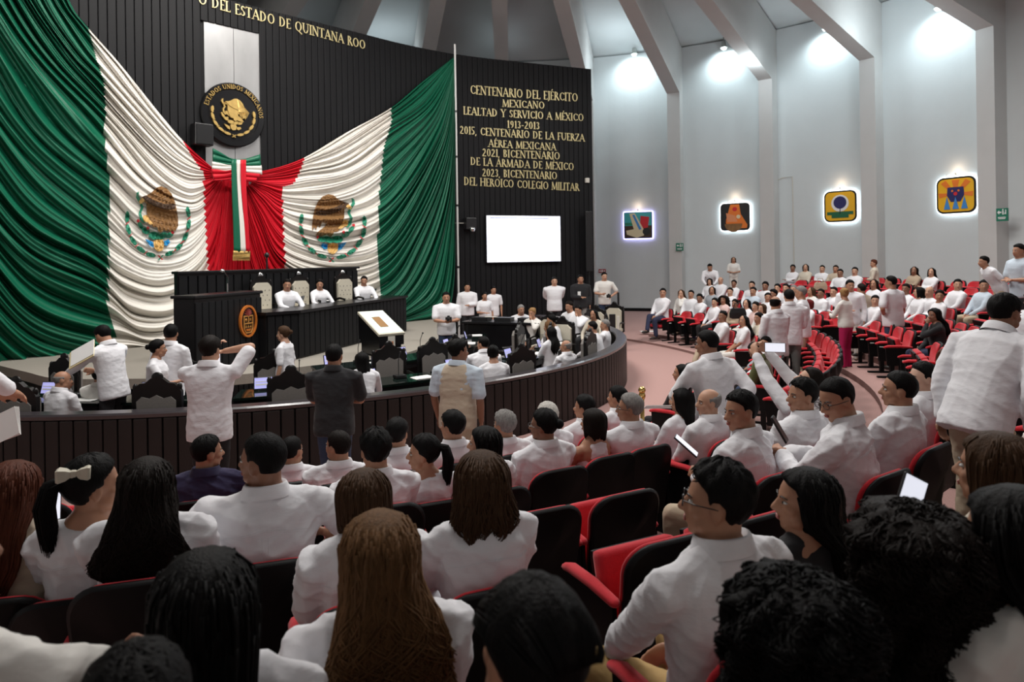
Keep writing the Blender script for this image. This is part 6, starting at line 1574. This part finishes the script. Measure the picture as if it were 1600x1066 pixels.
SEATED_DEP = [ # label px py D facing(deg) hy pose fem hair hc top
 ('bald elderly deputy in white leaning on his hand', 98, 580, 8.2, -20, -40, 'cheek', 0, 'bald', 'grey', 'white'), ('deputy with dark hair half hidden behind the chair at left', 155, 577, 8.9, 10, -30, 'lap', 0, 'short', 'black', 'ivory'),
 ('girl with black hair bun seated right of man in black polo', 565, 551, 9.3, 20, 20, 'desk', 1, 'longstraight', 'black', 'white'), ('deputy in white leaning over the desk beyond the tan vest', 755, 527, 10.7, 10, 45, 'desk', 0, 'short', 'black', 'white'),
 ('woman with black updo and white off-shoulder blouse', 770, 541, 9.75, 15, -20, 'desk', 1, 'updo', 'black', 'white'), ('grey-haired deputy at the far inner desks', 814, 477, 17.0, 190, 10, 'desk', 0, 'short', 'grey', 'white'),
 ('blond woman with her hand on her cheek at inner desks', 831, 482, 16.0, 150, 0, 'cheek', 1, 'updo', 'blond', 'ivory'), ('deputy with black hair seen between chairs at centre right', 861, 492, 14.4, 60, 20, 'desk', 1, 'bun', 'black', 'white'),
 ('deputy with light brown hair behind the dark-haired woman', 857, 502, 13.4, 60, 10, 'desk', 1, 'bob', 'lbrown', 'ivory'), ('woman with dark hair in white, back to camera in the right wing', 861, 511, 12.2, 50, 10, 'lap', 1, 'long', 'black', 'white'),
 ('grey-haired man half hidden by chair at the right parapet', 885, 534, 11.1, 45, 30, 'lap', 0, 'recede', 'grey', 'white'), ('deputy with dark hair in white, upper left of right wing', 889, 471, 16.8, 130, 0, 'desk', 0, 'short', 'dark', 'white'),
 ('young deputy resting chin on fist in the right wing', 903, 478, 16.4, 140, 0, 'cheek', 0, 'short', 'black', 'white'), ('woman with long dark hair looking down in the right wing', 927, 484, 15.6, 140, 10, 'desk', 1, 'long', 'black', 'cream'),
 ('bearded deputy with slick hair leaning left at right parapet', 925, 503, 13.2, 70, 0, 'desk', 0, 'short', 'black', 'white'), ('grey-haired deputy last at the right parapet', 946, 500, 13.9, 70, 20, 'lap', 0, 'short', 'grey', 'white')]
for lb, px, py, D, fc, hy, pose, fem, hr_, hc_, tp in SEATED_DEP:
    p = dict(POSES[pose]); p.update(sit=True, fem=bool(fem), head=(hy, 0, 0)); person(lb, px, py, D, R(fc), p, tp, 'black', 'b', hr_, hc_, zf=0.0)
for lb, px, py, D, fc, fem, hr_, gl_ in (('bearded presiding man in white, hands on the long desk', 449, 437, 13.5, -128, 0, 'short', False), ('presiding woman in white at the middle of the long desk', 500, 437, 14.7, -135, 1, 'bun', False), ('presiding man in glasses at the right of the long desk', 569, 432, 16.0, -140, 0, 'short', True)):
    person(lb, px, py, D, R(fc), dict(sit=True, L='desk', R='desk', lean=6, fem=bool(fem), head=(-30, 0, 0)), 'white', 'black', 'b', hr_, 'black', zf=ZS + .22, glasses=gl_)
SCR = None
# ------------------------------------------------------------------ empty chairs
def row_fill(k, d0, d1, label, group, pitch=.525, gapchk=.46, folded=True, dr=0):
    r = ROW_R[k] + dr ; n = int(abs(R(d1 - d0)) * r / pitch); cnt = 0
    for i in range(n):
        a = R(lerp(d0, d1, (i + .5) / n))
        if any(abs(rr - r) < .5 and abs((aa - a + math.pi) % (2 * math.pi) - math.pi) * r < gapchk for rr, aa in CHAIRS): continue
        x, y = CX + r * math.cos(a), CY + r * math.sin(a)
        if math.hypot(x - AX, y - AY) > RW - .5: continue
        if y < .8: continue
        pj = proj((x, y, ROW_Z[k] + .8)); 
        if not (-60 < pj[0] < 1660 and pj[1] < 1120): continue
        if math.hypot(x, y) < .9: continue
        lb = label % (ORD[min(cnt, 12)] if cnt < 13 else ORD[cnt - 13] + ' beyond the dozenth')
        put_chair(x, y, ROW_Z[k], a + math.pi / 2, folded, lb, group); cnt += 1
ORD += ['fourteenth', 'fifteenth', 'sixteenth', 'seventeenth', 'eighteenth', 'nineteenth', 'twentieth']
NB = ['near front row', 'near second row', 'near third row', 'near fourth row', 'near fifth row', 'near sixth row']
RB = ['right bank front row', 'right bank second row', 'right bank third row', 'right bank fourth row', 'right bank fifth row', 'right bank sixth row', 'right bank seventh row', 'right bank eighth row']
for k in range(6):
    row_fill(k, -132, -51, 'empty red chair with black back, %s from the left in the ' + NB[k], 'empty chairs of the ' + NB[k])
for k in (1, 2, 3, 4, 5, 6, 7):
    row_fill(k, -40, -6 if k == 1 else -3, 'empty red theatre chair, %s from the aisle in the ' + RB[k], 'empty chairs of the ' + RB[k], dr=-.45 if k == 1 else 0)
for k in range(8):
    row_fill(k, 0, 26, 'empty red theatre chair, %s along the far part of ' + RB[k], 'empty chairs, far part of the ' + RB[k])

# ================================================================== SMALL THINGS
def phone_at(label, p, rz, tilt, lit=True, roll=0, sc=1.0):
    t = thing('phone', label, 'phone', p); t.rotation_euler = Euler((R(tilt), R(roll), rz), 'XYZ'); t.scale = (sc,) * 3
    g = Geo(); g.bbox((0, 0, 0), (.075, .010, .155), .004); obj('case', g, M_dark, t)
    g = Geo(); g.box((0, -.006, 0), (.067, .002, .145)); obj('display', g, mat('phone_glow', (.8, .8, .85), .3, emit=(.72, .75, .85, .9)) if lit else M_dark, t)
    g = Geo(); g.ell((.022, .006, .055), (.007, .003, .007), n=8, m=5); obj('lens', g, M_iris, t); return t
phone_at('black phone held by the heavy man in dark-rimmed glasses', PT(1218, 671, 3.75), R(60), -30, False)
phone_at('small phone in the hands of man in profile', PT(1072, 697, 3.7), R(70), -50, True)
phone_at('lit white phone held up at the right edge', PT(1420, 785, 1.95), R(0), -15, True, 28)
phone_at('phone raised to take a photo by the man leaning back', PT(1211, 543, 5.3), R(-20), 0, True, 90)
phone_at('lit phone in the lap of the girl at the left', PT(83, 792, 3.0), R(30), -35, True, 0, .8)
phone_at('phone held at his face by the photographing man in white', PT(339, 563, 6.75), R(0), 0, True)
# manila folder and sheets
g = Geo(); g.box((0, 0, 0), (.34, .012, .26), 0, Matrix.Rotation(R(-28), 4, 'Y') @ Matrix.Rotation(R(-40), 4, 'X')); g.box((.015, -.01, .012), (.32, .006, .24), 1, Matrix.Rotation(R(-28), 4, 'Y') @ Matrix.Rotation(R(-40), 4, 'X'))
o = obj('folder', g, [M_manila, M_paper]); o.location = PT(128, 554, 8.3); tag(o, 'open manila folder held by the standing man at left', 'folder')
g = Geo()
for i in range(3): g.box((.006 * i, .004 * i, 0), (.20, .004, .24), 0, Matrix.Rotation(R(-25 + i * 3), 4, 'Y') @ Matrix.Rotation(R(-20), 4, 'X'))
o = obj('papers', g, M_paper); o.location = PT(10, 664, 5.6); tag(o, 'grey printed sheets held at the left edge', 'papers')
# cameras
def camera_at(label, p, rz):
    t = thing('photo_camera', label, 'camera', p, rz)
    g = Geo(); g.bbox((0, 0, 0), (.14, .07, .10), .012); g.bbox((0, 0, .06), (.06, .05, .04), .01); obj('body', g, M_dark, t)
    g = Geo(); g.tube([(0, .03, 0), (0, .12, 0)], .036, 12, dome=False); obj('lens', g, M_dark, t); return t
camera_at('black camera held by the photographer beside the stage', PT(701, 499, 14.75), R(180))
camera_at('black camera hanging at the belly of the photographer in beige', PT(951, 463, 21.3), R(180))
camera_at('black camera in the hands of the man in black polo', PT(524, 610, 7.1), R(0))
# badge
g = Geo(); g.box((0, 0, 0), (.09, .006, .13)); o = obj('badge', g, M_paper); o.location = PT(905, 459, 20.85); tag(o, 'white badge hanging on the man in black', 'badge')
# brass stanchions
for px, py, D, lb in ((1003, 605, 6.9, 'brass post right of the grey-haired man in glasses'), (1190, 516, 12.6, 'brass post in the aisle beside the seated women')):
    P = PT(px, py, D); t = thing('stanchion', lb, 'post', (P.x, P.y, tier(math.hypot(P.x - CX, P.y - CY))), 0, 'brass posts'); h = max(.8, P.z - t.location.z)
    g = Geo(); g.tube([(0, 0, .02), (0, 0, h - .08)], .022, 12, dome=False); obj('pole', g, M_brass, t, smooth=True)
    g = Geo(); g.ell((0, 0, h - .03), (.038, .038, .036)); g.tube([(0, 0, h - .10), (0, 0, h - .075)], .035, 12); obj('finial', g, M_brass, t, smooth=True)
    g = Geo(); g.tube([(0, 0, 0), (0, 0, .025)], [.15, .13], 20, dome=False); obj('base', g, M_brass, t)
# sheet lying on the platform, papers in hands
p = GP(1012, 518, .1); g = Geo(); g.box((0, 0, .004), (.45, .3, .006)); o = obj('papers', g, M_paper); o.location = (p.x, p.y, .1); tag(o, 'white sheet lying on the carpet before the front row', 'papers')
P = PT(1030, 636, 6.0); g = Geo(); g.box((0, 0, 0), (.26, .18, .006), 0, Matrix.Rotation(R(-20), 4, 'X')); o = obj('papers', g, M_paper); o.location = P; tag(o, 'white paper held by the long straight-haired woman', 'papers')
# bag behind the last row man, purse in tan blouse lap
for px, py, D, lb, m in ((1153, 489, 14.3, 'dark handbag on the lap of woman in tan blouse', M_dark), (1282, 447, 18.5, 'tan bag before the crossed-armed man in last row', topmat('tan')), (1440, 560, 11.5, 'beige bag with a blue tag beside the woman in black', topmat('beige'))):
    P = PT(px, py, D); t = thing('handbag', lb, 'bag', P); g = Geo(); g.loft([[(x * w2, y * w2, z) for x, y in ((-.16, -.06), (.16, -.06), (.18, .0), (.16, .06), (-.16, .06), (-.18, 0))] for z, w2 in ((-.12, .8), (-.1, 1), (.0, 1.0), (.08, .85), (.1, .7))]); obj('body', g, m, t)
    g = Geo(); g.tube([(-.1, 0, .09), (-.06, 0, .2), (.06, 0, .2), (.1, 0, .09)], .01, 6); obj('handle', g, m, t)
bpy.data.scenes.remove(SC2)
print('PEOPLE', len(PEOPLE), 'CHAIRS', len(CHAIRS)); print('\n'.join(NOTES))
